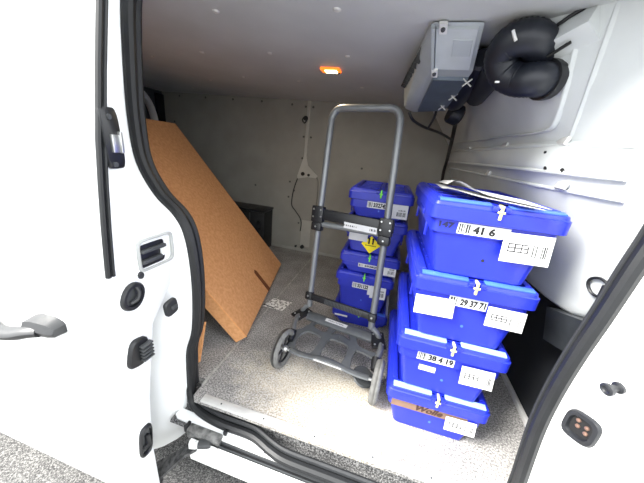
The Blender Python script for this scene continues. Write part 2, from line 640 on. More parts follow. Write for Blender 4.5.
rr.append([v + Vector((0, 0, -0.3)) for v in last])
pl.rings(rr, cap=False, closed_ring=False)
front_pillar = struct(pl.build('front_pillar', PAINT, ang=60))

SB = [(-0.694, 0.735, -0.01), (-0.675, 0.722, -0.065), (-0.62, 0.705, -0.085), (-0.52, 0.690, -0.085), (-0.40, 0.690, -0.085), (-0.345, 0.684, -0.085), (-0.27, 0.660, -0.085), (-0.20, 0.648, -0.085),
      (-0.05, 0.648, -0.085), (0.3, 0.648, -0.085), (0.50, 0.66, -0.085), (0.56, 0.70, -0.08), (0.575, 0.745, -0.045)]
b = MB()
b.tube(SLs[:-1] + smooth_path(SB, 5) + list(reversed(SRs))[1:], 0.019, 10, cap=True)
door_seal = struct(b.build('door_seal', RUB))
# inner lip of the seal, a thinner second bead
b = MB()
b.tube([p + Vector((-0.017 if False else -0.006, 0.030, 0)) for p in SLs], 0.015, 8)
b.tube([p + Vector((0.0, 0.014, 0.028)) for p in smooth_path(SB, 5)[4:-4]], 0.010, 8)
b.build('seal_lip', RUBG, door_seal)
# broad black flap of the front pillar seal, shadow beside it included
b = MB()
b.rings([[p + Vector((-0.006, -0.012, 0)), p + Vector((-0.014, 0.010, 0)), p + Vector((-0.004, 0.032, 0)), p + Vector((0.04, 0.034, 0)), p + Vector((0.032, -0.010, 0))] for p in SRs])
b.build('seal_flap_with_shade', RUB, door_seal)
b = MB()
b.tube([p + Vector((-0.012, 0.022, 0)) for p in SRs], 0.006, 8)
b.build('seal_bead', RUBG, door_seal)

# ---- sill under the opening
b = MB()
b.box((0.065, 0.706, 0.002), (1.35, 0.036, 0.010), bev=0.003)
trim_1 = struct(b.build('trim_1', ALU))
for x in (-0.52, -0.33, -0.12, 0.10, 0.30):
    b = MB()
    b.cyl((x, 0.704, 0.0065), (x, 0.704, 0.0085), 0.0035, 8)
    b.build('screw', DGREY, trim_1)
b = MB()
prof = [(0.80, -0.04), (0.722, -0.04), (0.716, -0.105), (0.70, -0.105), (0.652, -0.105), (0.645, -0.115)]
b.rings([[(x, y, z) for y, z in prof] for x in (-0.73, 0.85)], cap=False, closed_ring=False)
step = struct(b.build('step_tread', TREAD))
b = MB()
prof = [(0.668, -0.115), (0.668, -0.098), (0.650, -0.098), (0.645, -0.106), (0.645, -0.135), (0.618, -0.135), (0.618, -0.112), (0.606, -0.112), (0.600, -0.125), (0.598, -0.165), (0.605, -0.215), (0.66, -0.25), (0.72, -0.25)]
b.rings([[(x, y, z) for y, z in prof] for x in (-0.60, 0.85)], cap=False, closed_ring=False)
sill = struct(b.build('sill', SILLP, ang=30))
b = MB()
b.rings([[(-0.72, 0.70, -0.098), (-0.72, 0.668, -0.098), (-0.70, 0.655, -0.098), (-0.55, 0.650, -0.098), (-0.36, 0.655, -0.098), (-0.30, 0.648, -0.098), (-0.30, 0.66, -0.098), (-0.37, 0.69, -0.098)],
         [(-0.72, 0.70, -0.092), (-0.72, 0.668, -0.092), (-0.70, 0.655, -0.092), (-0.55, 0.650, -0.092), (-0.36, 0.655, -0.092), (-0.30, 0.648, -0.092), (-0.30, 0.66, -0.092), (-0.37, 0.69, -0.092)]])
b.build('sill_ledge', PAINT, sill)
b = MB()
b.box((0.14, 0.6315, -0.128), (1.46, 0.026, 0.018))
b.build('door_rail', BLK, sill)
b = MB()
b.box((0.14, 0.6245, -0.116), (1.46, 0.004, 0.012))
b.box((0.14, 0.640, -0.112), (1.46, 0.004, 0.012))
b.build('rail_lip', DGREY, sill)
# moulded bay where the door arm enters
b = MB()
b.box((-0.555, 0.640, -0.108), (0.15, 0.035, 0.045), bev=0.006)
b.build('roller_bay', mat('dirty_grey_bay', (120, 120, 118), 0.7, 0, 0.4, 40, c2=(60, 60, 60)), sill)
b = MB()
b.box((-0.475, 0.662, -0.085), (0.014, 0.012, 0.022), bev=0.002)
b.box((-0.635, 0.640, -0.092), (0.012, 0.03, 0.03), bev=0.002)
b.build('stop_block', BLK, sill)
# under body, dark
b = MB()
b.box((-0.6, 1.6, -0.24), (3.6, 1.75, 0.04))
struct(b.build('underbody', DARKREC))

# ------------------------------------------------------------------ the sliding door, open along the side
DZ = [(-0.295, 0.480), (-0.288, 0.466), (-0.22, 0.458), (-0.1, 0.451), (0.05, 0.447), (0.28, 0.446), (0.5, 0.444), (0.68, 0.444), (0.85, 0.458), (1.0, 0.475), (1.15, 0.500), (1.30, 0.528), (1.55, 0.585)]
DI = [(-0.295, 0.505), (0.0, 0.500), (0.2, 0.515), (0.37, 0.545), (0.46, 0.56), (0.56, 0.64), (0.76, 0.66), (0.84, 0.575), (1.0, 0.548), (1.15, 0.555), (1.3, 0.575), (1.55, 0.63)]


def interp(tab, z):
    for (a, p), (c, q) in zip(tab[:-1], tab[1:]):
        if a <= z <= c:
            return p + (q - p) * (z - a) / (c - a)
    return tab[0][1] if z < tab[0][0] else tab[-1][1]


d = MB()
zz = sorted(set([t[0] for t in DZ] + [t[0] for t in DI] + [-0.2, 0.13, 0.6, 0.7, 0.92]))
rows = []
for z in zz:
    yo = interp(DZ, z)
    yi = interp(DI, z)
    rows.append([(-2.3, yo + 0.01, z), (-1.5, yo, z), (-0.67, yo, z), (-0.658, yo + 0.002, z), (-0.652, yo + 0.007, z), (-0.650, yo + 0.014, z), (-0.650, yi - 0.008, z), (-0.654, yi, z), (-0.684, yi, z),
                 (-0.684, yo + 0.05, z), (-2.3, yo + 0.06, z)])
d.rings(rows, cap=True)
door = struct(d.build('door_1', PAINT, ang=40))
# rubber strip on the leading edge
b = MB()
zs_ = [0.672, 0.70, 0.8, 0.9, 1.0, 1.15, 1.3, 1.45]
b.tube([(-0.648, interp(DZ, z) + 0.006, z) for z in zs_], 0.0068, 8)
b.build('edge_seal', RUB, door)
b = MB()
b.tube([(-0.6455, interp(DZ, z) + 0.0175, z) for z in zs_], 0.0040, 8)
b.build('edge_seal_lip', RUBG, door)


def on_edge(y, z, off=0.0):
    return Vector((-0.650 + off, y, z))


def edge_patch(name, c, w, h, m, th=0.008, r=0.4, tilt=0.0, parent=None, off=0.0, n=20, p=3.0, hole=0.0):
    """a rounded cover on the door's leading edge, optionally a ring"""
    b = MB()
    def ring(s, x):
        pts = []
        for i in range(n):
            a = 2 * PI * i / n
            cy = math.copysign(abs(math.cos(a)) ** (2 / p), math.cos(a)) * w / 2 * s
            cz = math.copysign(abs(math.sin(a)) ** (2 / p), math.sin(a)) * h / 2 * s
            y = cy * math.cos(tilt) - cz * math.sin(tilt)
            z = cy * math.sin(tilt) + cz * math.cos(tilt)
            pts.append((-0.650 + off + x, c[0] + y, c[1] + z))
        return pts
    if hole:
        b.rings([ring(1, -0.002), ring(1, th * 0.6), ring(0.92, th), ring(hole * 1.06, th), ring(hole, th * 0.7), ring(hole, -0.002)], close_loop=True)
    else:
        b.rings([ring(1, -0.002), ring(1, th * 0.6), ring(0.9, th)])
    return b.build(name, m, parent or door)


# latch beside the strip
lt = edge_patch('latch', (0.509, 1.005), 0.045, 0.135, BLK, 0.010, p=6, tilt=R(3))
b = MB()
b.box((-0.638, 0.512, 0.995), (0.008, 0.020, 0.040), bev=0.002)
b.box((-0.636, 0.523, 0.998), (0.010, 0.007, 0.048), bev=0.002)
b.build('latch_claw', STEEL, lt)
b = MB()
for z in (0.948, 1.052):
    b.cyl((-0.645, 0.505, z), (-0.637, 0.505, z), 0.006, 10)
b.build('latch_screw', DGREY, lt)
# pocket for the front latch
pk = edge_patch('latch_pocket', (0.598, 0.694), 0.128, 0.098, mat('pocket_lining', (176, 178, 176), 0.5, 0, 0.2, 20), 0.006, p=7, hole=0.86)
edge_patch('pocket_back', (0.583, 0.692), 0.086, 0.070, BLK, 0.003, p=8, parent=pk)
b = MB()
b.box((-0.641, 0.583, 0.709), (0.012, 0.080, 0.010), bev=0.002)
b.box((-0.641, 0.575, 0.678), (0.012, 0.065, 0.012), bev=0.002)
b.build('pocket_guide', DGREY, pk)
b = MB()
b.box((-0.642, 0.618, 0.690), (0.010, 0.020, 0.024), bev=0.002)
b.build('pocket_insert', PAINT, pk)
edge_patch('grommet', (0.537, 0.640), 0.017, 0.022, HANDLE, 0.006, p=2)
# inner release handle: oval bezel with a lever
hz = edge_patch('release_handle', (0.503, 0.590), 0.066, 0.082, BLK, 0.012, p=2.2, tilt=R(-25), hole=0.66)
edge_patch('handle_cup', (0.503, 0.590), 0.046, 0.058, DGREY, 0.002, p=2.2, tilt=R(-25), parent=hz)
b = MB()
b.tube(smooth_path([(-0.642, 0.492, 0.575), (-0.636, 0.508, 0.582), (-0.636, 0.516, 0.600), (-0.642, 0.514, 0.616)], 4), 0.006, 8)
b.build('lever', HANDLE, hz)
# grey locating wedge
wz = edge_patch('locating_wedge', (0.628, 0.480), 0.050, 0.058, HANDLE, 0.010, p=4, tilt=R(8))
b = MB()
b.box((-0.637, 0.632, 0.482), (0.010, 0.024, 0.012), bev=0.002)
b.build('wedge_step', DGREY, wz)
# electric contact block with ribs
cz_ = edge_patch('contact_block', (0.492, 0.405), 0.060, 0.092, BLK, 0.014, p=3.5, tilt=R(-14))
for k in range(5):
    b = MB()
    b.box((-0.628, 0.508, 0.380 + 0.012 * k), (0.016, 0.036, 0.006), bev=0.0015)
    b.build('contact_rib', DGREY, cz_)
# lower buffer plate
bz = edge_patch('buffer_plate', (0.474, 0.052), 0.044, 0.122, BLK, 0.010, p=4, tilt=R(-6), hole=0.74)
edge_patch('buffer_core', (0.474, 0.052), 0.030, 0.084, DGREY, 0.004, p=4, tilt=R(-6), parent=bz)
b = MB()
b.box((-0.640, 0.476, 0.055), (0.014, 0.014, 0.050), bev=0.003)
b.box((-0.640, 0.470, 0.040), (0.012, 0.026, 0.012), bev=0.003)
b.build('buffer_hook', BLK, bz)
# outside handle
b = MB()
hp = smooth_path([(-1.19, 0.446, 0.405), (-1.15, 0.415, 0.406), (-1.06, 0.402, 0.418), (-0.98, 0.402, 0.438), (-0.93, 0.410, 0.455), (-0.90, 0.420, 0.460)], 5)
b.tube(hp, 0.024, 12, flat=0.75)
ho = b.build('outside_handle', HANDLE, door)
b = MB()
b.rings([[Vector((x, 0.447, z - 0.028 * s)), Vector((x, 0.425 - 0.012 * s, z - 0.024 * s)), Vector((x, 0.413 - 0.012 * s, z)), Vector((x, 0.420 - 0.01 * s, z + 0.024 * s)), Vector((x, 0.447, z + 0.030 * s))]
         for x, z, s in ((-0.955, 0.455, 1.0), (-0.92, 0.465, 1.05), (-0.87, 0.470, 0.95), (-0.845, 0.470, 0.7), (-0.838, 0.47, 0.45))])
b.build('lock_cap', HANDLE, ho)
# carrier arm and roller at the lower front corner
b = MB()
arm = [(-0.78, 0.50, -0.245), (-0.68, 0.485, -0.230), (-0.60, 0.575, -0.150), (-0.545, 0.610, -0.120), (-0.525, 0.630, -0.120), (-0.545, 0.650, -0.120), (-0.61, 0.620, -0.150), (-0.70, 0.570, -0.235)]
b.extrude(arm, (0, 0, -0.014))
ca = b.build('carrier_arm', mat('grimy_arm', (88, 88, 88), 0.75, 0.2, 0.5, 60, c2=(40, 40, 42), bump=0.6, bscale=120), door)
b = MB()
b.lathe([(0.0, 0), (0.016, 0), (0.018, 0.004), (0.018, 0.018), (0.012, 0.022), (0, 0.022)], (-0.545, 0.625, -0.128), (0, 0, 1), 16)
b.cyl((-0.545, 0.625, -0.11), (-0.545, 0.625, -0.10), 0.006, 8)
b.build('guide_roller', BLK, ca)
b = MB()
b.box((-0.535, 0.612, -0.108), (0.05, 0.028, 0.020), (0, 0, R(20)), 0.004)
b.build('roller_fork', DGREY, ca)
b = MB()
b.cyl((-0.70, 0.505, -0.235), (-0.66, 0.505, -0.235), 0.020, 14)
b.build('hinge_boss', BLK, ca)

# contact plate and stop pin on the front pillar
cp = MB()
def pil(y, z, off):
    # point on the pillar's jamb face
    xs_ = 0.547 + 0.03 + (0.69 - y) * 0.45
    return Vector((xs_ - off * 0.9, y - off * 0.4, z))
def prr(s, off, w=0.070, h=0.088, p=3.4, c=(0.678, 0.413)):
    out = []
    for i in range(24):
        a = 2 * PI * i / 24
        dy = math.copysign(abs(math.cos(a)) ** (2 / p), math.cos(a)) * w / 2 * s
        dz = math.copysign(abs(math.sin(a)) ** (2 / p), math.sin(a)) * h / 2 * s
        out.append(pil(c[0] + dy, c[1] + dz + dy * -0.25, off))
    return out
cp.rings([prr(1, -0.004), prr(1, 0.006), prr(0.92, 0.012), prr(0.68, 0.012), prr(0.62, 0.006), prr(0.62, -0.004)], close_loop=True)
cpl = cp.build('contact_plate', PINM, front_pillar)
b = MB()
b.rings([prr(0.64, -0.003), prr(0.64, 0.003)])
b.build('contact_bed', INK, cpl)
for (dy, dz) in ((-0.010, 0.012), (0.009, 0.014), (-0.012, -0.004), (0.006, -0.002)):
    b = MB()
    p0 = pil(0.678 + dy, 0.413 + dz, 0.001)
    b.lathe([(0, 0), (0.0055, 0), (0.005, 0.006), (0, 0.008)], p0, (-0.9, -0.4, 0), 10)
    b.build('contact_pin', COPPER, cpl)
b = MB()
b.lathe([(0, -0.002), (0.013, -0.002), (0.013, 0.004), (0.007, 0.007), (0.007, 0.024), (0.014, 0.026), (0.014, 0.034), (0.009, 0.036), (0.005, 0.033), (0, 0.033)], pil(0.660, 0.572, 0.0), (-0.75, -0.30, -0.12), 18)
b.build('stop_pin', PINM, front_pillar)

# ------------------------------------------------------------------ back wall fittings
b = MB()
b.box((-0.837, 2.486, 1.16), (0.030, 0.010, 0.52), (0, 0, 0), 0.002)
b.build('seam_strip', mat('pale_seam_strip', (176, 174, 166), 0.6, 0, 0.1, 10), wall_back)
b = MB()
b.extrude([(-0.838, 2.488, 0.99), (-0.905, 2.488, 0.765), (-0.90, 2.488, 0.74), (-0.80, 2.488, 0.765), (-0.72, 2.488, 0.765), (-0.70, 2.488, 0.785), (-0.80, 2.488, 0.87)], (0, -0.008, 0))
b.build('gusset_plate', mat('pale_gusset', (182, 180, 172), 0.6, 0, 0.1, 10), wall_back)
b = MB()
b.lathe([(0, 0), (0.022, 0), (0.020, 0.012), (0, 0.014)], (-0.858, 2.486, 1.275), (0, -1, 0), 14)
b.tube(smooth_path([(-0.865, 2.474, 1.29), (-0.885, 2.470, 1.26), (-0.865, 2.470, 1.235), (-0.845, 2.474, 1.26)], 4), 0.006, 6)
b.build('lashing_eye', BLK, wall_back)
b = MB()
b.cyl((-0.848, 2.49, 0.79), (-0.848, 2.470, 0.79), 0.018, 12)
b.cyl((-0.790, 2.49, 0.785), (-0.790, 2.474, 0.785), 0.013, 12)
b.build('plug', BLK, wall_back)
b = MB()
b.tube(smooth_path([(-0.895, 2.485, 0.76), (-0.935, 2.485, 0.62), (-0.945, 2.485, 0.48), (-0.90, 2.485, 0.42), (-0.85, 2.485, 0.36), (-0.83, 2.485, 0.30), (-0.835, 2.485, 0.22)], 6), 0.005, 6)
b.build('cable', BLK, wall_back)
b = MB()
b.tube(smooth_path([(-0.71, 2.486, 0.77), (-0.69, 2.486, 0.70), (-0.69, 2.486, 0.40)], 6), 0.005, 6)
b.build('panel_edge', mat('panel_edge_grey', (120, 118, 112), 0.7), wall_back)
b = MB()
b.box((-0.775, 2.487, 0.20), (0.10, 0.008, 0.28), bev=0.002)
b.build('lower_plate', mat('pale_lower_plate', (170, 168, 160), 0.6, 0, 0.1, 10), wall_back)
b = MB()
b.lathe([(0, 0), (0.022, 0), (0.018, 0.02), (0, 0.02)], (-0.80, 2.486, 0.055), (0, -1, 0), 14)
b.cyl((-0.87, 2.488, 0.05), (-0.87, 2.472, 0.05), 0.012, 10)
b.build('floor_eye', BLK, wall_back)
b = MB()
b.box((-0.95, 2.486, 0.018), (2.6, 0.012, 0.03))
b.build('bottom_moulding', mat('pale_moulding', (160, 158, 150), 0.7), wall_back)
proto = None
spots = [(-0.87, 1.37), (-0.80, 1.37), (-0.87, 1.12), (-0.80, 1.12), (-0.87, 0.93), (-0.98, 0.70), (-0.93, 0.62), (-0.985, 0.55), (-0.65, 0.86), (-0.66, 0.62), (-0.86, 0.30), (-1.35, 0.62), (-1.3, 0.05), (-1.0, 1.38), (-1.3, 1.39), (-1.6, 1.39),
         (-1.9, 1.39), (-2.2, 1.39), (-0.6, 1.38), (-0.3, 1.38), (-0.3, 0.9), (-2.28, 1.15)]
for (x, z) in spots:
    if proto is None:
        b = MB()
        b.lathe([(0, 0), (0.010, 0), (0.008, 0.003), (0, 0.004)], (0, 0, 0), (0, -1, 0), 8)
        proto = b.build('screw', mat('grey_screw', (92, 92, 90), 0.5, 0.4), wall_back)
        o = proto
    else:
        o = proto.copy()
        COL.objects.link(o)
        o.parent = wall_back
    o.location = (x, 2.489, z)
# ceiling rivets
proto = None
for (x, y) in ((-0.656, 0.929), (-0.648, 1.311), (-1.053, 1.768), (-0.688, 1.806), (-0.288, 1.327), (-1.015, 1.318), (-1.4, 1.9), (-1.8, 2.2), (-0.30, 1.9), (-1.4, 1.4), (0.05, 1.85), (-0.25, 0.93), (-1.05, 0.95), (-0.07, 2.38)):
    if proto is None:
        b = MB()
        b.lathe([(0, 0), (0.013, 0), (0.010, 0.004), (0, 0.006)], (0, 0, 0), (0, 0, -1), 10)
        o = proto = b.build('rivet', mat('pale_rivet', (210, 210, 208), 0.4, 0.2), ceiling)
    else:
        o = proto.copy()
        COL.objects.link(o)
        o.parent = ceiling
    o.location = (x, y, 1.42)

# ------------------------------------------------------------------ lit ceiling lamp
lamp = thing('ceiling_lamp', 'small lit amber and white lamp set in the grey van ceiling', 'lamp', (-0.412, 1.525, 1.42), 0)
b = MB()
b.box((0, 0, -0.006), (0.10, 0.066, 0.012), bev=0.004)
b.build('frame', LAMPO, lamp)
b = MB()
b.box((0.005, -0.004, -0.012), (0.062, 0.044, 0.008), bev=0.003)
b.build('lens', LAMPW, lamp)
b = MB()
b.box((0.040, 0.018, -0.0135), (0.014, 0.014, 0.006), bev=0.002)
b.build('switch', BLK, lamp)
ld = bpy.data.lights.new('lamp_glow', 'AREA')
ld.energy = 0.6
ld.size = 0.06
ld.color = (1, 0.82, 0.55)
lo_ = bpy.data.objects.new('lamp_glow', ld)
COL.objects.link(lo_)
lo_.parent = lamp
lo_.location = (0.005, -0.004, -0.02)

# ------------------------------------------------------------------ heater unit with hoses, hung in the corner
hu = thing('heater_unit', 'grey box-shaped air heater with thick black hoses hung under the ceiling corner', 'heater', (0.10, 1.3, 1.42), 0, world_parts=True)
TFL, TFR = Vector((0.022, 1.00, 1.416)), Vector((0.170, 1.00, 1.416))
FBL, FBR = Vector((0.055, 1.15, 1.33)), Vector((0.195, 1.15, 1.33))
BBL, BBR = Vector((0.030, 1.50, 1.243)), Vector((0.165, 1.47, 1.252))
RBL, RBR = Vector((-0.01, 1.60, 1.27)), Vector((0.165, 1.60, 1.27))
RTL, RTR = Vector((-0.045, 1.62, 1.416)), Vector((0.170, 1.62, 1.416))
SLm = Vector((-0.018, 1.48, 1.262))
b = MB()
b.poly([TFL, TFR, FBR, FBL])
b.poly([FBL, FBR, BBR, BBL])
b.poly([BBL, BBR, RBR, RBL])
b.poly([RBL, RBR, RTR, RTL])
b.poly([TFR, RTR, RBR, BBR, FBR])
b.poly([TFL, RTL, RTR, TFR])
b.poly([TFL, FBL, SLm])
b.poly([FBL, BBL, SLm])
b.poly([BBL, RBL, SLm])
b.poly([TFL, SLm, RTL])
b.poly([SLm, RBL, RTL])
bmesh.ops.remove_doubles(b.bm, verts=b.bm.verts, dist=1e-5)
bmesh.ops.recalc_face_normals(b.bm, faces=b.bm.faces)
bmesh.ops.bevel(b.bm, geom=b.bm.edges[:], offset=0.006, segments=2, affect='EDGES', profile=0.5)
casing = b.build('casing', UNITG, hu)


def bil(a, b_, c, d_, u, v, off=0.0):
    """point on a quad a-b (top), d-c (bottom)"""
    p = a.lerp(b_, u).lerp(d_.lerp(c, u), v)
    nn = (b_ - a).cross(d_ - a).normalized()
    if nn.y > 0:
        nn = -nn
    return p + nn * off


def slab(mb, quad, u0, u1, v0, v1, o0, o1):
    r0 = [bil(*quad, u, v, o0) for u, v in ((u0, v0), (u1, v0), (u1, v1), (u0, v1))]
    r1 = [bil(*quad, u, v, o1) for u, v in ((u0 + .01, v0 + .01), (u1 - .01, v0 + .01), (u1 - .01, v1 - .01), (u0 + .01, v1 - .01))]
    mb.rings([r0, r1])


QF = (TFL, TFR, FBR, FBL)
QB = (FBL, FBR, BBR, BBL)
b = MB()
slab(b, QF, 0.10, 0.90, 0.08, 0.93, -0.002, 0.008)
fp = b.build('face_plate', mat('pale_heater_plate', (178, 184, 187), 0.45, 0.1, 0.08, 15), hu)
b = MB()
slab(b, QF, 0.45, 0.84, 0.28, 0.62, 0.007, 0.010)
b.build('raised_panel', mat('pale_heater_panel', (168, 174, 178), 0.45, 0.1, 0.08, 15), fp)
b = MB()
slab(b, QF, 0.005, 0.09, 0.05, 0.98, -0.002, 0.013)
b.build('edge_flange', UNITG, hu)
for u, v in ((0.24, 0.07), (0.10, 1.0)):
    b = MB()
    slab(b, QF, u - 0.08, u + 0.08, v - 0.10, v + 0.10, 0.004, 0.014)
    lg = b.build('mounting_lug', ALU, hu)
    b = MB()
    p = bil(*QF, u, v, 0.014)
    nn = (bil(*QF, u, v, 0.02) - p).normalized()
    b.lathe([(0, 0), (0.007, 0), (0.006, 0.005), (0, 0.006)], p, nn, 8)
    b.build('bolt', DGREY, lg)
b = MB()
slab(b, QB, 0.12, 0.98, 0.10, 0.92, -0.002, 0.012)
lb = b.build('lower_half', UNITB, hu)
for u, v in ((0.98, 0.12), (0.90, 0.46), (0.80, 0.74)):
    b = MB()
    p = bil(*QB, u, v, 0.016)
    b.tube([p + Vector((-0.016, 0, 0.012)), p + Vector((0.016, 0, -0.012))], 0.003, 6)
    b.tube([p + Vector((-0.014, 0, -0.012)), p + Vector((0.014, 0, 0.012))], 0.003, 6)
    b.build('spring_clip', STEEL, hu)
# vents on the left side
for k in range(7):
    t = 0.20 + 0.09 * k
    p = TFL.lerp(RTL, t)
    q = FBL.lerp(SLm, min(1, t * 1.25))
    c_ = p.lerp(q, 0.35)
    b = MB()
    b.box(c_ + Vector((-0.008, 0, 0)), (0.022, 0.020, 0.05), (R(25), R(20), 0), 0.002)
    b.build('vent_slat', BLK, hu)
# dark blower housing between casing and hoses
b = MB()
b.tube(smooth_path([(0.215, 1.16, 1.375), (0.222, 1.22, 1.36), (0.215, 1.32, 1.325), (0.195, 1.46, 1.28)], 5), [0.03] + [0.038] * 14 + [0.03], 14)
b.build('blower_housing', HOSE, hu)
# two thick hoses, ribbed
def hose(name, pts, r, parent):
    path = smooth_path(pts, 9)
    rads = [r * (1.0 if i % 2 else 0.955) for i in range(len(path))]
    q = MB()
    q.tube(path, rads, 16)
    return q.build(name, HOSE, parent, ang=80)
h1 = hose('air_hose', [(0.340, 1.090, 1.346), (0.339, 1.030, 1.354), (0.305, 0.990, 1.369), (0.270, 0.990, 1.373), (0.246, 1.010, 1.366), (0.242, 1.040, 1.342), (0.267, 1.050, 1.304), (0.302, 1.030, 1.282), (0.334, 1.000, 1.276), (0.380, 1.024, 1.283)], 0.046, hu)
h2 = hose('air_hose', [(0.270, 1.400, 1.307), (0.265, 1.300, 1.316), (0.262, 1.200, 1.326), (0.254, 1.100, 1.336)], 0.042, hu)
b = MB()
p0_, p1_ = Vector((0.334, 1.000, 1.276)), Vector((0.380, 1.024, 1.283))
ax_ = (p1_ - p0_).normalized()
b.lathe([(0.044, 0), (0.053, 0.001), (0.054, 0.012), (0.053, 0.026), (0.040, 0.027), (0, 0.027)], p0_.lerp(p1_, 0.55), ax_, 20)
b.build('hose_collar', BLK, h1)
b = MB()
p = Vector((0.248, 1.000, 1.393))
b.tube(smooth_path([(0.231, 0.945, 1.375), (0.237, 0.945, 1.364), (0.245, 0.945, 1.351)], 4), 0.004, 6)
b.build('cable_tie', PAPER, h1)
b = MB()
b.box((0.240, 1.000, 1.267), (0.012, 0.006, 0.005), bev=0.001)
b.build('cable_tie', PAPER, h2)
b = MB()
b.tube(smooth_path([(0.010, 1.500, 1.242), (0.036, 1.520, 1.211), (0.099, 1.600, 1.191), (0.201, 1.750, 1.181), (0.303, 1.950, 1.164)], 5), 0.007, 8)
b.tube(smooth_path([(0.134, 1.500, 1.268), (0.134, 1.540, 1.229), (0.122, 1.620, 1.189)], 4), 0.006, 8)
b.build('wiring', BLK, hu)
b = MB()
b.lathe([(0.0, 0), (0.045, 0), (0.05, 0.01), (0.05, 0.05), (0.04, 0.06), (0, 0.06)], (0.211, 1.620, 1.272), (0.8, 0.2, -0.25), 16)
b.build('outlet_stub', HOSE, hu)
b = MB()
b.tube(smooth_path([(0.261, 1.700, 1.286), (0.285, 1.850, 1.239), (0.311, 2.000, 1.167), (0.369, 2.380, 1.045), (0.375, 2.440, 0.927), (0.399, 2.450, 0.764)], 5), 0.012, 8)
b.build('drain_hose', BLK, hu)

# ------------------------------------------------------------------ leaning cardboard box
dv = Vector((-0.211, 0.944, 0)).normalized()
nh = Vector((-0.976, -0.218, 0)).normalized()
phi = R(51)
uu = nh * math.cos(phi) + Vector((0, 0, math.sin(phi)))
nn = -nh * math.sin(phi) + Vector((0, 0, math.cos(phi)))
T = 0.075
P0 = Vector((-0.667, 1.043, 0.001)) + nn * T
cb = thing('cardboard_box', 'large flat brown cardboard box leaning to the left on the van floor', 'box', (-0.9, 1.5, 0), 0, world_parts=True)


def cpt(u, v, w):
    return P0 + dv * u + uu * v - nn * w


Lc, Hc = 0.968, 1.36
b = MB()
b.rings([[cpt(0, 0, 0), cpt(Lc, 0, 0), cpt(Lc, Hc, 0), cpt(0, Hc, 0)], [cpt(0, 0, T), cpt(Lc, 0, T), cpt(Lc, Hc, T), cpt(0, Hc, T)]])
bmesh.ops.recalc_face_normals(b.bm, faces=b.bm.faces)
bmesh.ops.bevel(b.bm, geom=b.bm.edges[:], offset=0.003, segments=2, affect='EDGES')
b.build('carton', CARD, cb)
b = MB()
e0, e1 = cpt(0.001, 0.001, 0.001), cpt(0.001, Hc, 0.001)
b.tube([e0, e1], 0.0035, 6)
b.build('folded_edge', CARDE, cb)
b = MB()
a0, a1 = (0.34, 0.185), (0.335, 0.0)
def slot_pt(u, v, w):
    return cpt(u, v, w)
b.rings([[slot_pt(0.49, 0.0, -0.0012), slot_pt(0.535, 0.0, -0.0012), slot_pt(0.535, 0.16, -0.0012), slot_pt(0.520, 0.18, -0.0012), slot_pt(0.495, 0.165, -0.0012)],
         [slot_pt(0.49, 0.0, 0.002), slot_pt(0.535, 0.0, 0.002), slot_pt(0.535, 0.16, 0.002), slot_pt(0.520, 0.18, 0.002), slot_pt(0.495, 0.165, 0.002)]])
b.build('torn_slot', CARDD, cb)
# second cardboard sheet under it
cs = thing('cardboard_sheet', 'narrow brown cardboard sheet standing beneath the large leaning box by the pillar', 'cardboard', (-0.86, 0.93, 0), 0, world_parts=True)
b = MB()
q = [Vector((-0.752, 0.860, 0.001)), Vector((-0.96, 0.80, 0.001)), Vector((-1.00, 0.86, 0.13)), Vector((-0.792, 0.965, 0.15))]
b.rings([q, [p + Vector((0.002, 0.008, -0.000)) for p in q]])
b.build('sheet', CARD, cs)

# ------------------------------------------------------------------ black case by the back wall
bc = thing('black_case', 'black equipment case standing on the floor against the grey back wall', 'case', (-1.42, 2.36, 0), 0)
b = MB()
b.box((0, 0.02, 0.20), (0.56, 0.19, 0.40), bev=0.01)
b.build('body', DUST, bc)
b = MB()
b.box((0, 0.015, 0.412), (0.575, 0.205, 0.024), bev=0.006)
b.build('lid', BLK, bc)
for x in (0.23, -0.02):
    b = MB()
    b.box((x, -0.079, 0.27), (0.040, 0.016, 0.09), bev=0.004)
    c_ = b.build('catch', BLK, bc)
    b = MB()
    b.box((x, -0.089, 0.262), (0.016, 0.006, 0.030), bev=0.002)
    b.build('clasp', HANDLE, c_)
b = MB()
b.box((0.125, -0.077, 0.20), (0.012, 0.010, 0.36), bev=0.002)
b.build('edge_bar', DGREY, bc)
b = MB()
b.box((-0.115, -0.082, 0.36), (0.03, 0.016, 0.022), bev=0.002)
b.build('hinge', STEEL, bc)

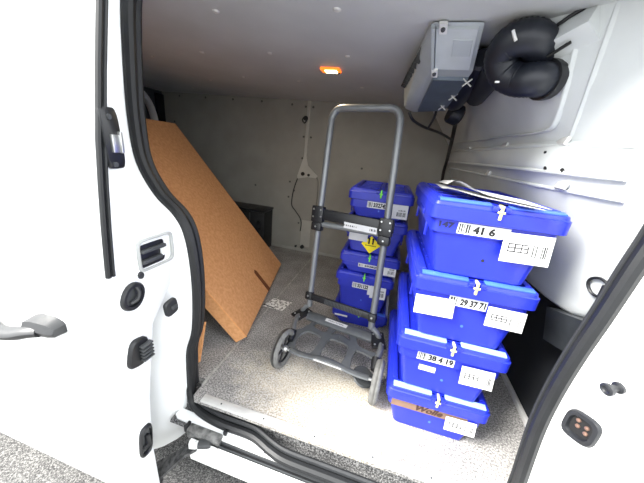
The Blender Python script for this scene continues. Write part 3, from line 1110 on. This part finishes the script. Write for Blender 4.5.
# ------------------------------------------------------------------ blue lidded boxes
def blue_box(label, loc, rotz, h, group, W=0.368, D=0.58, number=None, num_x=(-0.10, 0.03), card=None, card2=None, tag=YEL, strip=STRIPM, blue=BLUE, extra=None, dig_bars=5):
    t = thing('storage_box', label, 'box', loc, rotz, group)
    fw, bw_ = W * 0.925, W * 0.73
    fd, bd = D * 0.955, D * 0.92
    zr = h - min(0.105, h * 0.70)                 # underside of the rim band
    b = MB()
    b.rings([rrect(bw_ - 0.012, bd - 0.012, 0.02, 0.001), rrect(bw_, bd, 0.022, 0.006), rrect(fw - 0.018, fd - 0.018, 0.022, zr), rrect(fw, fd, 0.022, zr + 0.001), rrect(fw, fd, 0.022, h - 0.030)])
    body = b.build('body', blue, t, ang=30)
    b = MB()
    lw, ldp = W, D
    b.rings([rrect(lw - 0.008, ldp - 0.008, 0.020, h - 0.062), rrect(lw, ldp, 0.022, h - 0.060), rrect(lw, ldp, 0.022, h - 0.022), rrect(lw - 0.008, ldp - 0.008, 0.020, h - 0.019),
             rrect(lw - 0.012, ldp - 0.012, 0.020, h - 0.010), rrect(lw - 0.030, ldp - 0.030, 0.018, h - 0.004), rrect(lw - 0.070, ldp - 0.070, 0.016, h - 0.004), rrect(lw - 0.080, ldp - 0.080, 0.014, h - 0.014)])
    lid = b.build('lid', blue, t, ang=30)
    # lid halves join in the middle: a raised rib, and two strips on the front edge, paler where sheen is painted in
    for sx in (-1, 1):
        b2 = MB()
        b2.box((sx * (W * 0.255), -D / 2 + 0.020, h - 0.0045), (W * 0.385, 0.022, 0.007), (R(12), 0, 0), bev=0.002)
        b2.build('lid_strip', strip, lid)
        b = MB()
        b.box((sx * (W / 2 - 0.026), 0, h - 0.003), (0.018, D * 0.84, 0.006), bev=0.002)
        b.build('lid_rib', blue, lid)
        for k in range(5):
            b = MB()
            b.box((sx * W * 0.21, -D * 0.3 + k * D * 0.15, h - 0.0115), (W * 0.30, 0.010, 0.005), bev=0.0015)
            b.build('lid_rib', blue, lid)
    b = MB()
    b.box((0, 0, h - 0.009), (0.022, D - 0.08, 0.008), bev=0.002)
    b.build('lid_rib', blue, lid)
    # hinge block at the front middle and the seal tag
    for sx in (-1, 1):
        b = MB()
        b.box((sx * 0.017, -D / 2 + 0.010, h - 0.012), (0.016, 0.026, 0.016), bev=0.002)
        b.build('hinge_block', blue, lid)
    b = MB()
    b.box((0, -D / 2 + 0.008, h - 0.005), (0.008, 0.030, 0.009), bev=0.002)
    b.box((0, -D / 2 - 0.003, h - 0.024), (0.008, 0.006, 0.036), bev=0.002)
    b.box((0.0, -D / 2 - 0.004, h - 0.020), (0.020, 0.005, 0.006), bev=0.0015)
    b.build('seal_tag', tag, t)
    # side grip
    for sx in (-1, 1):
        b = MB()
        b.box((sx * (fw / 2 + 0.001), 0, (zr + h - 0.062) / 2), (0.010, 0.13, 0.024), bev=0.003)
        b.build('grip', blue, t)
        for yy in (-0.16, 0.16):
            b = MB()
            zlo = max(0.006, zr - 0.045)
            b.box((sx * (fw / 2 - 0.003), yy, (zlo + zr + 0.005) / 2), (0.010, 0.008, zr + 0.005 - zlo), bev=0.002)
            b.build('side_rib', blue, t)
    fy = -fd / 2

    def front(x, z, off):
        if z >= zr:
            return (x, fy - off, z)
        k = (zr - z) / max(zr - 0.006, 1e-3)
        return (x, fy + 0.009 + (fd - 0.018 - bd) / 2 * k - off, z)

    def plate(name, x0, x1, z0, z1, m, off0, off1, parent=t, tilt=0.0):
        q = MB()
        def pt(x, z, o):
            cx, cz = (x0 + x1) / 2, (z0 + z1) / 2
            xx = cx + (x - cx) * math.cos(tilt) - (z - cz) * math.sin(tilt)
            zz_ = cz + (x - cx) * math.sin(tilt) + (z - cz) * math.cos(tilt)
            return front(xx, zz_, o)
        r0 = [pt(x, z, off0) for x, z in ((x0, z0), (x1, z0), (x1, z1), (x0, z1))]
        r1 = [pt(x, z, off1) for x, z in ((x0, z0), (x1, z0), (x1, z1), (x0, z1))]
        q.rings([r0, r1])
        return q.build(name, m, parent), pt
    if number is not None:
        z1 = h - 0.066
        z0 = max(z1 - 0.034, zr + 0.002)
        lab, pt = plate('number_label', num_x[0], num_x[1], z0, z1, PAPER, -0.001, 0.0016)
        wl_ = num_x[1] - num_x[0]
        q = MB()
        fn = lambda x, z: pt(x, z, 0.0022)
        bars_on(q, fn, num_x[0] + 0.004, num_x[0] + wl_ * 0.26, z0 + 0.004, z1 - 0.004, dig_bars, hash(label) % 999 if False else len(label))
        text_on(q, number, fn, num_x[0] + wl_ * 0.30, min(num_x[1] - 0.004, num_x[0] + wl_ * 0.30 + 0.0155 * len(number)), z0 + 0.005, z1 - 0.005)
        stuff(q.build('printed_number', INK, lab))

    def hang_card(c, seed):
        x0, x1, z0, z1, kind, tl = c
        q = MB()
        def pt(x, z, o):
            cx, cz = (x0 + x1) / 2, (z0 + z1) / 2
            xx = cx + (x - cx) * math.cos(tl) - (z - cz) * math.sin(tl)
            zz_ = cz + (x - cx) * math.sin(tl) + (z - cz) * math.cos(tl)
            bow = 0.010 * ((z1 - z) / (z1 - z0))
            return (xx, -D / 2 + 0.008 - bow - o, zz_ - 0.014)
        N_ = 4
        r = []
        for o in (0.0, 0.0012):
            pass
        rows = [[pt(x0 + (x1 - x0) * i / N_, z1 + (z0 - z1) * j / N_, 0) for i in range(N_ + 1)] for j in range(N_ + 1)]
        rows2 = [[pt(x0 + (x1 - x0) * i / N_, z1 + (z0 - z1) * j / N_, 0.0012) for i in range(N_ + 1)] for j in range(N_ + 1)]
        q.rings(rows, cap=False, closed_ring=False)
        q.rings(rows2, cap=False, closed_ring=False)
        o = q.build('address_card', PAPER, t)
        if kind == 'blank':
            return
        w_, h_ = x1 - x0, z1 - z0
        q = MB()
        fn = lambda x, z: pt(x, z, 0.0018)
        if kind == 'grid':
            # small printed grid and a row of code bars, as on the card
            gx0, gx1, gz0, gz1 = x0 + 0.12 * w_, x0 + 0.52 * w_, z0 + 0.36 * h_, z0 + 0.62 * h_
            for k in range(3):
                z = gz0 + (gz1 - gz0) * k / 2
                q.poly([fn(gx0, z), fn(gx1, z), fn(gx1, z + 0.003), fn(gx0, z + 0.003)])
            for k in range(4):
                x = gx0 + (gx1 - gx0) * k / 3
                q.poly([fn(x, gz0), fn(x + 0.003, gz0), fn(x + 0.003, gz1), fn(x, gz1)])
            stuff(q.build('printed_grid', GINK, o))
            q = MB()
            bars_on(q, fn, x0 + 0.62 * w_, x0 + 0.72 * w_, z0 + 0.25 * h_, z0 + 0.66 * h_, 3, seed)
            bars_on(q, fn, x0 + 0.80 * w_, x0 + 0.92 * w_, z0 + 0.25 * h_, z0 + 0.66 * h_, 3, seed + 1)
            stuff(q.build('printed_bars', INK, o))
        else:
            bars_on(q, fn, x0 + 0.42 * w_, x0 + 0.92 * w_, z0 + 0.18 * h_, z0 + 0.48 * h_, 9, seed)
            bars_on(q, fn, x0 + 0.5 * w_, x0 + 0.9 * w_, z0 + 0.55 * h_, z0 + 0.66 * h_, 7, seed + 5)
            stuff(q.build('barcode', INK, o))
    if card:
        hang_card(card, len(label) * 3)
    if card2:
        hang_card(card2, len(label) * 5)
    if h > 0.15:
        q = MB()
        p = front(0.0, h * 0.27, 0)
        q.lathe([(0.0, -0.001), (0.005, -0.001), (0.005, 0.001), (0, 0.001)], p, (0, -1, 0.1), 10)
        q.build('drain_hole', INK if number == '41 6' else STRIPM, t)
    if extra:
        extra(t, plate, front, h)
    return t


def ex_top(t, plate, front, h):
    q = MB()
    text_on(q, '147', lambda x, z: front(x, z, 0.0012), -0.152, -0.108, h - 0.088, h - 0.070)
    stuff(q.build('embossed_number', mat('dark_blue_print', (14, 18, 70), 0.6), t))
    # peeling strip of paper between label and card
    q = MB()
    q.rings([[front(x, z, o), front(x, z - w, o + 0.004), front(x, z - w, o + 0.005), front(x, z, o + 0.001)] for x, z, w, o in ((0.022, h - 0.092, 0.005, 0.003), (0.034, h - 0.080, 0.010, 0.006), (0.055, h - 0.074, 0.010, 0.010))])
    q.build('torn_paper', PAPER, t)


def ex_third(t, plate, front, h):
    o, pt = plate('small_label', -0.088, -0.030, h - 0.152, h - 0.130, PAPER, -0.001, 0.0016)
    q = MB()
    bars_on(q, lambda x, z: pt(x, z, 0.0022), -0.068, -0.046, h - 0.144, h - 0.138, 5, 4)
    stuff(q.build('small_print', GINK, o))


def ex_bottom(t, plate, front, h):
    o, pt = plate('tape_strip', -0.158, 0.120, h - 0.1035, h - 0.0635, TAPE, -0.001, 0.0015)
    q = MB()
    text_on(q, 'Wolle', lambda x, z: pt(x, z, 0.0022), -0.075, 0.030, h - 0.099, h - 0.071, shear=0.010)
    stuff(q.build('handwriting', mat('brown_marker', (60, 36, 30), 0.7), o))
    o, pt = plate('paper_sliver', -0.062, 0.035, h - 0.066, h - 0.061, PAPER, 0.0, 0.0016)


FX, FY = 0.300, 1.142
gF = 'blue boxes in the tall front stack'
pitch_z = [0.0, 0.2050, 0.4455, 0.6880, 0.930]
blue_box('bottom blue box of the front stack, with handwritten brown tape', (FX - 0.002, FY + 0.002, 0.0), R(0.5), 0.2050, gF, card=(0.045, 0.152, 0.085, 0.140, 'grid', R(1)), strip=STRIP, extra=ex_bottom)
blue_box('blue box of the front stack numbered 38 4 19, third from the top', (FX - 0.001, FY, 0.2050), R(-0.5), 0.2405, gF, number='38 4 19', num_x=(-0.105, 0.02), card=(0.045, 0.150, 0.110, 0.178, 'grid', R(2)), strip=STRIP, extra=ex_third)
blue_box('blue box of the front stack numbered 29 37 71, with papers at both corners', (FX, FY, 0.4455), R(1.2), 0.2425, gF, number='29 37 71', num_x=(-0.065, 0.050), dig_bars=3, card=(0.052, 0.162, 0.115, 0.180, 'grid', R(-1)),
         card2=(-0.168, -0.045, 0.112, 0.176, 'blank', R(2)), strip=STRIPM)
blue_box('top blue box of the front stack numbered 41 6, with white papers on its lid', (FX, FY, 0.6880), R(1.2), 0.242, gF, number='41 6', num_x=(-0.098, 0.045), card=(0.030, 0.158, 0.098, 0.184, 'grid', R(1.5)), strip=STRIPM, extra=ex_top)

gB = 'blue boxes in the stack behind the hand truck'
BX, BY = -0.060, 1.70


def ex_sign(t, plate, front, h):
    o, pt = plate('yellow_diamond', -0.046, 0.030, h - 0.188, h - 0.112, SIGNY, 0.008, 0.010, tilt=R(45))
    q = MB()
    fn = lambda x, z: front(x - 0.008, z, 0.0190)
    zc = h - 0.150
    for sx in (-1, 1):
        x = sx * 0.011
        q.poly([fn(x - 0.0045, zc + 0.006), fn(x + 0.0045, zc + 0.006), fn(x + 0.0045, zc + 0.034), fn(x - 0.0045, zc + 0.034)])
        q.poly([fn(x - 0.009, zc + 0.034), fn(x + 0.009, zc + 0.034), fn(x, zc + 0.046)])
    for k in range(9):
        x = -0.030 + k * 0.0068
        q.poly([fn(x, zc - 0.006), fn(x + 0.0048, zc - 0.006), fn(x + 0.0048, zc - 0.001), fn(x, zc - 0.001)])
    stuff(q.build('sign_print', INK, o))


zb = [0.0, 0.118, 0.366, 0.494, 0.700, 0.858]
blue_box('lowest blue box of the rear stack, mostly hidden behind the hand truck base', (BX - 0.006, BY, zb[0]), R(0.5), zb[1] - zb[0] - 0.0005, gB, W=0.345, D=0.52, tag=GRN, strip=STRIPM, blue=BLUE2, card=(-0.15, -0.07, 0.072, 0.102, 'blank', 0))
blue_box('deep blue box of the rear stack, second from the floor, with green seal tag', (BX - 0.004, BY, zb[1]), R(-1), zb[2] - zb[1] - 0.0005, gB, W=0.345, D=0.52, tag=GRN, strip=BLUE2, blue=BLUE2, number='331122', num_x=(-0.065, 0.035), card=(0.045, 0.135, 0.125, 0.205, 'bars', R(2)),
         card2=(0.03, 0.05, 0.14, 0.195, 'blank', 0))
blue_box('shallow blue box in the middle of the rear stack, below the yellow diamond', (BX, BY, zb[2]), R(0.8), zb[3] - zb[2] - 0.0005, gB, W=0.345, D=0.52, tag=GRN, strip=BLUE2, blue=BLUE2, number='332829', num_x=(-0.06, 0.06), card=(0.080, 0.155, 0.034, 0.098, 'bars', R(1)))
blue_box('blue box of the rear stack bearing a yellow diamond sign', (BX + 0.006, BY, zb[3]), R(-0.6), zb[4] - zb[3] - 0.0005, gB, W=0.345, D=0.52, tag=GRN, strip=BLUE2, blue=BLUE2, card=(-0.135, -0.03, 0.085, 0.155, 'blank', 0), extra=ex_sign)
blue_box('topmost blue box of the rear stack, behind the truck handle', (BX + 0.004, BY, zb[4]), R(0.6), zb[5] - zb[4] - 0.0005, gB, W=0.345, D=0.52, tag=GRN, strip=BLUE2, blue=BLUE2, number='332742', num_x=(-0.065, 0.045), card=(0.055, 0.150, 0.035, 0.108, 'bars', R(1)))

# white papers lying on the top box
pp_ = thing('paper_bundle', 'folded white papers lying on the lid of the top front box', 'paper', (0.28, 1.02, 0.933), 0)
for k, (lift, sh) in enumerate(((0.0, 0.0), (0.010, 0.012))):
    b = MB()
    rows = []
    for j in range(9):
        v = j / 8
        row = []
        for i in range(15):
            u = i / 14
            x = -0.110 + 0.215 * u + sh
            y = 0.13 - 0.27 * u + (v - 0.5) * 0.22 * (1 - 0.25 * u)
            z = 0.004 + lift * (1 - 0.6 * u) + 0.022 * math.exp(-((u - 0.12) / 0.2) ** 2) * (0.4 + 0.6 * (1 - v)) * (k + 0.3)
            if u < 0.08:
                z -= (0.08 - u) * 0.10 * (k + 0.2)
            row.append((x, y, z))
        rows.append(row)
    b.rings(rows, cap=False, closed_ring=False)
    b.rings([[(x, y, z + 0.0012) for x, y, z in r] for r in rows], cap=False, closed_ring=False)
    b.build('sheet', PAPER, pp_, ang=60)

# ------------------------------------------------------------------ folding hand truck
ht = thing('hand_truck', 'grey folding hand truck with two rubber wheels standing on the van floor', 'hand truck', (-0.16, 1.15, 0), 0, world_parts=True)
TL, TR = Vector((-0.362, 1.45, 1.230)), Vector((-0.025, 1.38, 1.240))
ML, MR = Vector((-0.352, 1.35, 0.672)), Vector((0.004, 1.28, 0.676))
BL, BR = Vector((-0.344, 1.285, 0.235)), Vector((0.017, 1.215, 0.235))
# upper telescopic handle
b = MB()
hx, hzl, hzr = (TR - TL), (ML - TL), (MR - TR)
hp = [ML, ML.lerp(TL, 0.5), TL + hzl * 0.13, TL + hzl * 0.08 + hx * 0.006, TL + hzl * 0.028 + hx * 0.05, TL + hx * 0.11 + hzl * 0.006, TL + hx * 0.20, TL + hx * 0.5, TL + hx * 0.80, TL + hx * 0.89 + hzr * 0.006, TR + hzr * 0.028 - hx * 0.05,
      TR + hzr * 0.08 - hx * 0.006, TR + hzr * 0.13, MR.lerp(TR, 0.5), MR]
b.tube(smooth_path(hp, 5), 0.0175, 12)
b.build('handle', TUBE, ht)
for (m_, b_) in ((ML, BL), (MR, BR)):
    b = MB()
    b.tube([m_ + (m_ - b_) * 0.06, m_, b_, b_ + (b_ - m_) * 0.12], 0.0175, 12)
    b.build('pole', TUBE, ht)
# sliding cross bracket
xd = (MR - ML).normalized()
zd = (TL - BL).normalized()
yd = xd.cross(zd).normalized()
if yd.y > 0:
    yd = -yd
RT = Matrix((xd, -yd, zd)).transposed()


def tb(mb, c, dims, bev=0.003):
    mb.box(c, dims, RT, bev)


br = MB()
tb(br, (ML + MR) / 2 + zd * 0.033 + yd * 0.012, ((MR - ML).length + 0.075, 0.026, 0.058), 0.008)
brk = br.build('cross_bracket', BLK, ht)
for m_ in (ML, MR):
    b = MB()
    tb(b, m_ + zd * 0.030 + yd * 0.014, (0.066, 0.042, 0.085), 0.006)
    tb(b, m_ + zd * -0.035 + yd * 0.010, (0.058, 0.046, 0.046), 0.008)
    cl_ = b.build('clamp', BLK, ht)
    for dx_, dz_ in ((-0.020, 0.055), (0.020, 0.055), (-0.020, 0.015), (0.024, 0.020), (0.0, -0.035)):
        b = MB()
        b.lathe([(0, 0), (0.0052, 0), (0.004, 0.004), (0, 0.004)], m_ + xd * dx_ + zd * dz_ + yd * 0.0345, yd, 8)
        b.build('rivet', STEEL, cl_)
b = MB()
b.tube([ML + zd * -0.020 + yd * 0.008 + xd * 0.02, MR + zd * -0.006 + yd * 0.008 - xd * 0.02], 0.0155, 10)
gb = b.build('grip_bar', TUBE, ht)
b = MB()
tb(b, ML.lerp(MR, 0.66) + zd * 0.004 + yd * 0.026, (0.17, 0.002, 0.030), 0.0)
sg = b.build('white_sticker', PAPER, gb)
b = MB()
fn = lambda x, z: ML.lerp(MR, 0.66) + zd * (0.004 + z) + yd * 0.0282 + xd * x
bars_on(b, fn, -0.085, -0.01, -0.004, 0.003, 7, 3)
bars_on(b, fn, 0.05, 0.085, -0.005, 0.006, 5, 8)
stuff(b.build('sticker_print', GINK, sg))
# ridged strap bar low on the poles
b = MB()
tb(b, (BL + BR) / 2 + zd * 0.012 + yd * 0.012, ((BR - BL).length + 0.04, 0.018, 0.036), 0.004)
rb = b.build('ridged_bar', BLK, ht)
b = MB()
for k in range(26):
    t_ = 0.28 + 0.56 * k / 25
    tb(b, BL.lerp(BR, t_) + zd * 0.012 + yd * 0.022, (0.0035, 0.006, 0.028), 0)
stuff(b.build('ridges', DGREY, rb))
for m_ in (BL, BR):
    b = MB()
    tb(b, m_ + zd * 0.012 + yd * 0.008, (0.040, 0.040, 0.044), 0.006)
    c_ = b.build('pole_joint', BLK, ht)
    b = MB()
    b.lathe([(0, 0), (0.006, 0), (0.005, 0.004), (0, 0.004)], m_ + zd * 0.014 + yd * 0.028, yd, 8)
    b.build('rivet', STEEL, c_)
# lower frame
CL, CR = Vector((-0.385, 1.275, 0.122)), Vector((0.072, 1.195, 0.128))
AL, AR = Vector((-0.352, 1.000, 0.096)), Vector((0.052, 0.960, 0.096))
fx = (CR - CL).normalized()
fy_ = ((AL + AR) / 2 - (CL + CR) / 2).normalized()
fn_ = fx.cross(fy_).normalized()
if fn_.z < 0:
    fn_ = -fn_
# bent ends of the poles, from the joints down to the wheel forks
for (b0, c0, a0, sx) in ((BL, CL, AL, -1), (BR, CR, AR, 1)):
    b = MB()
    fork = a0 + Vector((sx * 0.012, 0.075, 0.030))
    b.tube(smooth_path([b0 + (b0 - (ML if sx < 0 else MR)) * 0.10, b0.lerp(c0, 0.65), c0, c0.lerp(fork, 0.45) + Vector((sx * 0.012, 0, 0.008)), fork], 5), 0.0145, 10)
    b.build('frame_arm', TUBE, ht)
    b = MB()
    cc = c0 + fy_ * 0.012 + fn_ * 0.012 - fx * sx * 0.010
    FM = Matrix((fx, fx.cross(fn_) * -1, fn_)).transposed()
    FM2 = FM @ Matrix.Rotation(R(22 * sx), 3, 'Z')
    b.box(cc, (0.072, 0.110, 0.012), FM2, 0.006)
    cpz = b.build('corner_plate', BLK, ht)
    for (dx_, dy_) in ((-0.020, 0.035), (0.020, 0.035), (-0.020, -0.035), (0.020, -0.035)):
        q_ = cc + FM2 @ Vector((dx_, dy_, 0.006))
        b = MB()
        b.lathe([(0, 0), (0.0055, 0), (0.004, 0.004), (0, 0.004)], q_, fn_, 8)
        b.build('rivet', STEEL, cpz)
    b = MB()
    b.tube([fork + Vector((0, 0.02, 0.012)), fork + Vector((0, -0.006, -0.004)), a0 + Vector((sx * 0.008, 0.04, 0.018))], [0.019, 0.020, 0.014], 12)
    b.build('fork_socket', BLK, ht)
# crossbar at the back of the plate
b = MB()
c0, c1 = CL + fx * 0.045, CR - fx * 0.045
b.rings([[c + fy_ * dy_ + fn_ * dz_ for dy_, dz_ in ((-0.030, -0.006), (-0.032, 0.010), (-0.016, 0.020), (0.018, 0.020), (0.034, 0.010), (0.032, -0.006))] for c in (c0, c1)])
xb = b.build('crossbar', PLATE, ht)
b = MB()
cc = c0.lerp(c1, 0.47) + fn_ * 0.0206 + fy_ * 0.004
FM = Matrix((fx, fx.cross(fn_) * -1, fn_)).transposed()
b.box(cc, (0.125, 0.024, 0.001), FM)
sg2 = b.build('white_sticker', PAPER, xb)
b = MB()
bars_on(b, lambda x, z: cc + fx * x + fn_ * 0.0012 - fy_ * z, -0.045, 0.045, -0.003, 0.003, 10, 12)
stuff(b.build('sticker_print', GINK, sg2))


def puv(u, v, off=0.0):
    return AL.lerp(AR, u).lerp(CL.lerp(CR, u), v) + fn_ * off


NODES = {'a0': (0.02, 0.05), 'a1': (0.03, 0.42), 'a2': (0.17, 0.66), 'a3': (0.40, 0.60), 'a4': (0.45, 0.92), 'a5': (0.33, 0.04), 'a6': (0.555, 0.68), 'a7': (0.73, 0.60), 'a8': (0.70, 0.94), 'a9': (0.70, 0.03), 'b0': (1.0, 0.55), 'b1': (0.21, 0.93)}
RIBS = [('a0', 'a1', 0.012), ('a1', 'a2', 0.014), ('a2', 'b1', 0.011), ('a2', 'a3', 0.014), ('a3', 'a4', 0.014), ('a3', 'a5', 0.014), ('a3', 'a6', 0.013), ('a6', 'a7', 0.013), ('a7', 'a8', 0.016), ('a7', 'a9', 0.014), ('a7', 'b0', 0.011)]
b = MB()
for p_, q_, w_ in RIBS:
    pa, pb = puv(*NODES[p_]), puv(*NODES[q_])
    dd = (pb - pa).normalized()
    ss = dd.cross(fn_).normalized()
    rr = []
    for k in range(7):
        t_ = k / 6
        ww = w_ * 1.2 * (1.0 + 0.75 * (2 * t_ - 1) ** 2)
        c_ = pa.lerp(pb, t_)
        rr.append([c_ - ss * ww - fn_ * 0.005, c_ - ss * ww * 0.9 + fn_ * 0.005, c_ + ss * ww * 0.9 + fn_ * 0.005, c_ + ss * ww - fn_ * 0.005])
    b.rings(rr)
# curved webs rounding the openings
for (p_, q_, s_) in (('a1', 'a3', 0.12), ('a3', 'a7', 0.16)):
    pa, pb = Vector(NODES[p_] + (0,)), Vector(NODES[q_] + (0,))
    pts = [puv(pa.x + (pb.x - pa.x) * t / 8, pa.y + (pb.y - pa.y) * t / 8 + s_ * math.sin(PI * t / 8)) for t in range(9)]
    b.tube(pts, 0.010, 8, flat=0.5)
b.build('toe_plate', PLATE, ht)
b = MB()
b.tube([AL + Vector((-0.03, 0, 0)), AR + Vector((0.03, 0, 0))], 0.007, 8)
b.build('axle', STEEL, ht)
b = MB()
ed = [puv(u, 0.02 + dv_) for u, dv_ in ((0.03, 0.0), (0.15, -0.02), (0.3, 0.0), (0.40, 0.04), (0.52, 0.05), (0.64, 0.03), (0.75, 0.0), (0.88, -0.01), (0.98, 0.0))]
b.tube(smooth_path(ed, 4), 0.016, 10, flat=0.55)
b.build('plate_edge', PLATE, ht)
b = MB()
b.lathe([(0, -0.006), (0.046, -0.006), (0.052, 0.0), (0.046, 0.006), (0, 0.006)], (0.020, 1.00, 0.062), (0.25, -0.25, 0.9), 20)  # dark grey disc beside the right wheel
b.build('dark_disc', DGREY, ht)


def wheel(c, ax, r, sx):
    c = Vector(c)
    b = MB()
    prof = []
    R_, rr_ = r - 0.016, 0.016
    for k in range(13):
        a = 2 * PI * k / 12
        prof.append((R_ + rr_ * math.cos(a), 0.019 * math.sin(a)))
    b.lathe(prof, c, ax, 32)
    w_ = b.build('wheel', TYRE, ht)
    b = MB()
    b.lathe([(R_ - 0.008, -0.014), (R_ - 0.002, -0.014), (R_ - 0.002, 0.014), (R_ - 0.008, 0.014), (R_ - 0.016, 0.008), (R_ - 0.016, -0.008)], c, ax, 32)
    axv = Vector(ax).normalized()
    u_ = axv.cross(Vector((0, 0, 1))).normalized()
    v_ = axv.cross(u_)
    for k in range(6):
        a = 2 * PI * k / 6
        d_ = math.cos(a) * u_ + math.sin(a) * v_
        b.tube([c + d_ * 0.012, c + d_ * (R_ - 0.010)], 0.0085, 6, flat=0.8)
    b.build('rim', BLK, w_)
    b = MB()
    b.lathe([(0, -0.022), (0.014, -0.022), (0.018, -0.012), (0.018, 0.012), (0.014, 0.022), (0, 0.022)], c, ax, 16)
    b.lathe([(0, 0.022), (0.006, 0.022), (0.006, 0.030), (0, 0.030)], c, ax, 10)
    b.lathe([(0, -0.030), (0.006, -0.030), (0.006, -0.022), (0, -0.022)], c, ax, 10)
    b.build('hub', STEEL if sx < 0 else DGREY, w_)


wheel(AL + Vector((-0.026, 0, 0)), (1, -0.16, 0.03), 0.096, -1)
wheel(AR + Vector((0.028, 0, 0)), (1, -0.10, 0.0), 0.096, 1)

# ------------------------------------------------------------------ worn printed patch on the floor
b = MB()
b.extrude([(-0.700, 1.418, 0.0008), (-0.560, 1.418, 0.0008), (-0.535, 1.535, 0.0008), (-0.675, 1.535, 0.0008)], (0, 0, 0.0006))
pm = mat('worn_printed_patch', (226, 224, 220), 0.8, 0, 0.3, 60, c2=(120, 118, 114), lo=0.42, hi=0.5)
b.build('printed_patch', pm, floor)
b = MB()
b.box((-0.665, 1.432, 0.0018), (0.085, 0.008, 0.0012), (0, 0, R(-10)))
b.build('patch_line', INK, floor)

# tidy helper keys
for o in bpy.data.objects:
    if 'wp' in o:
        del o['wp']
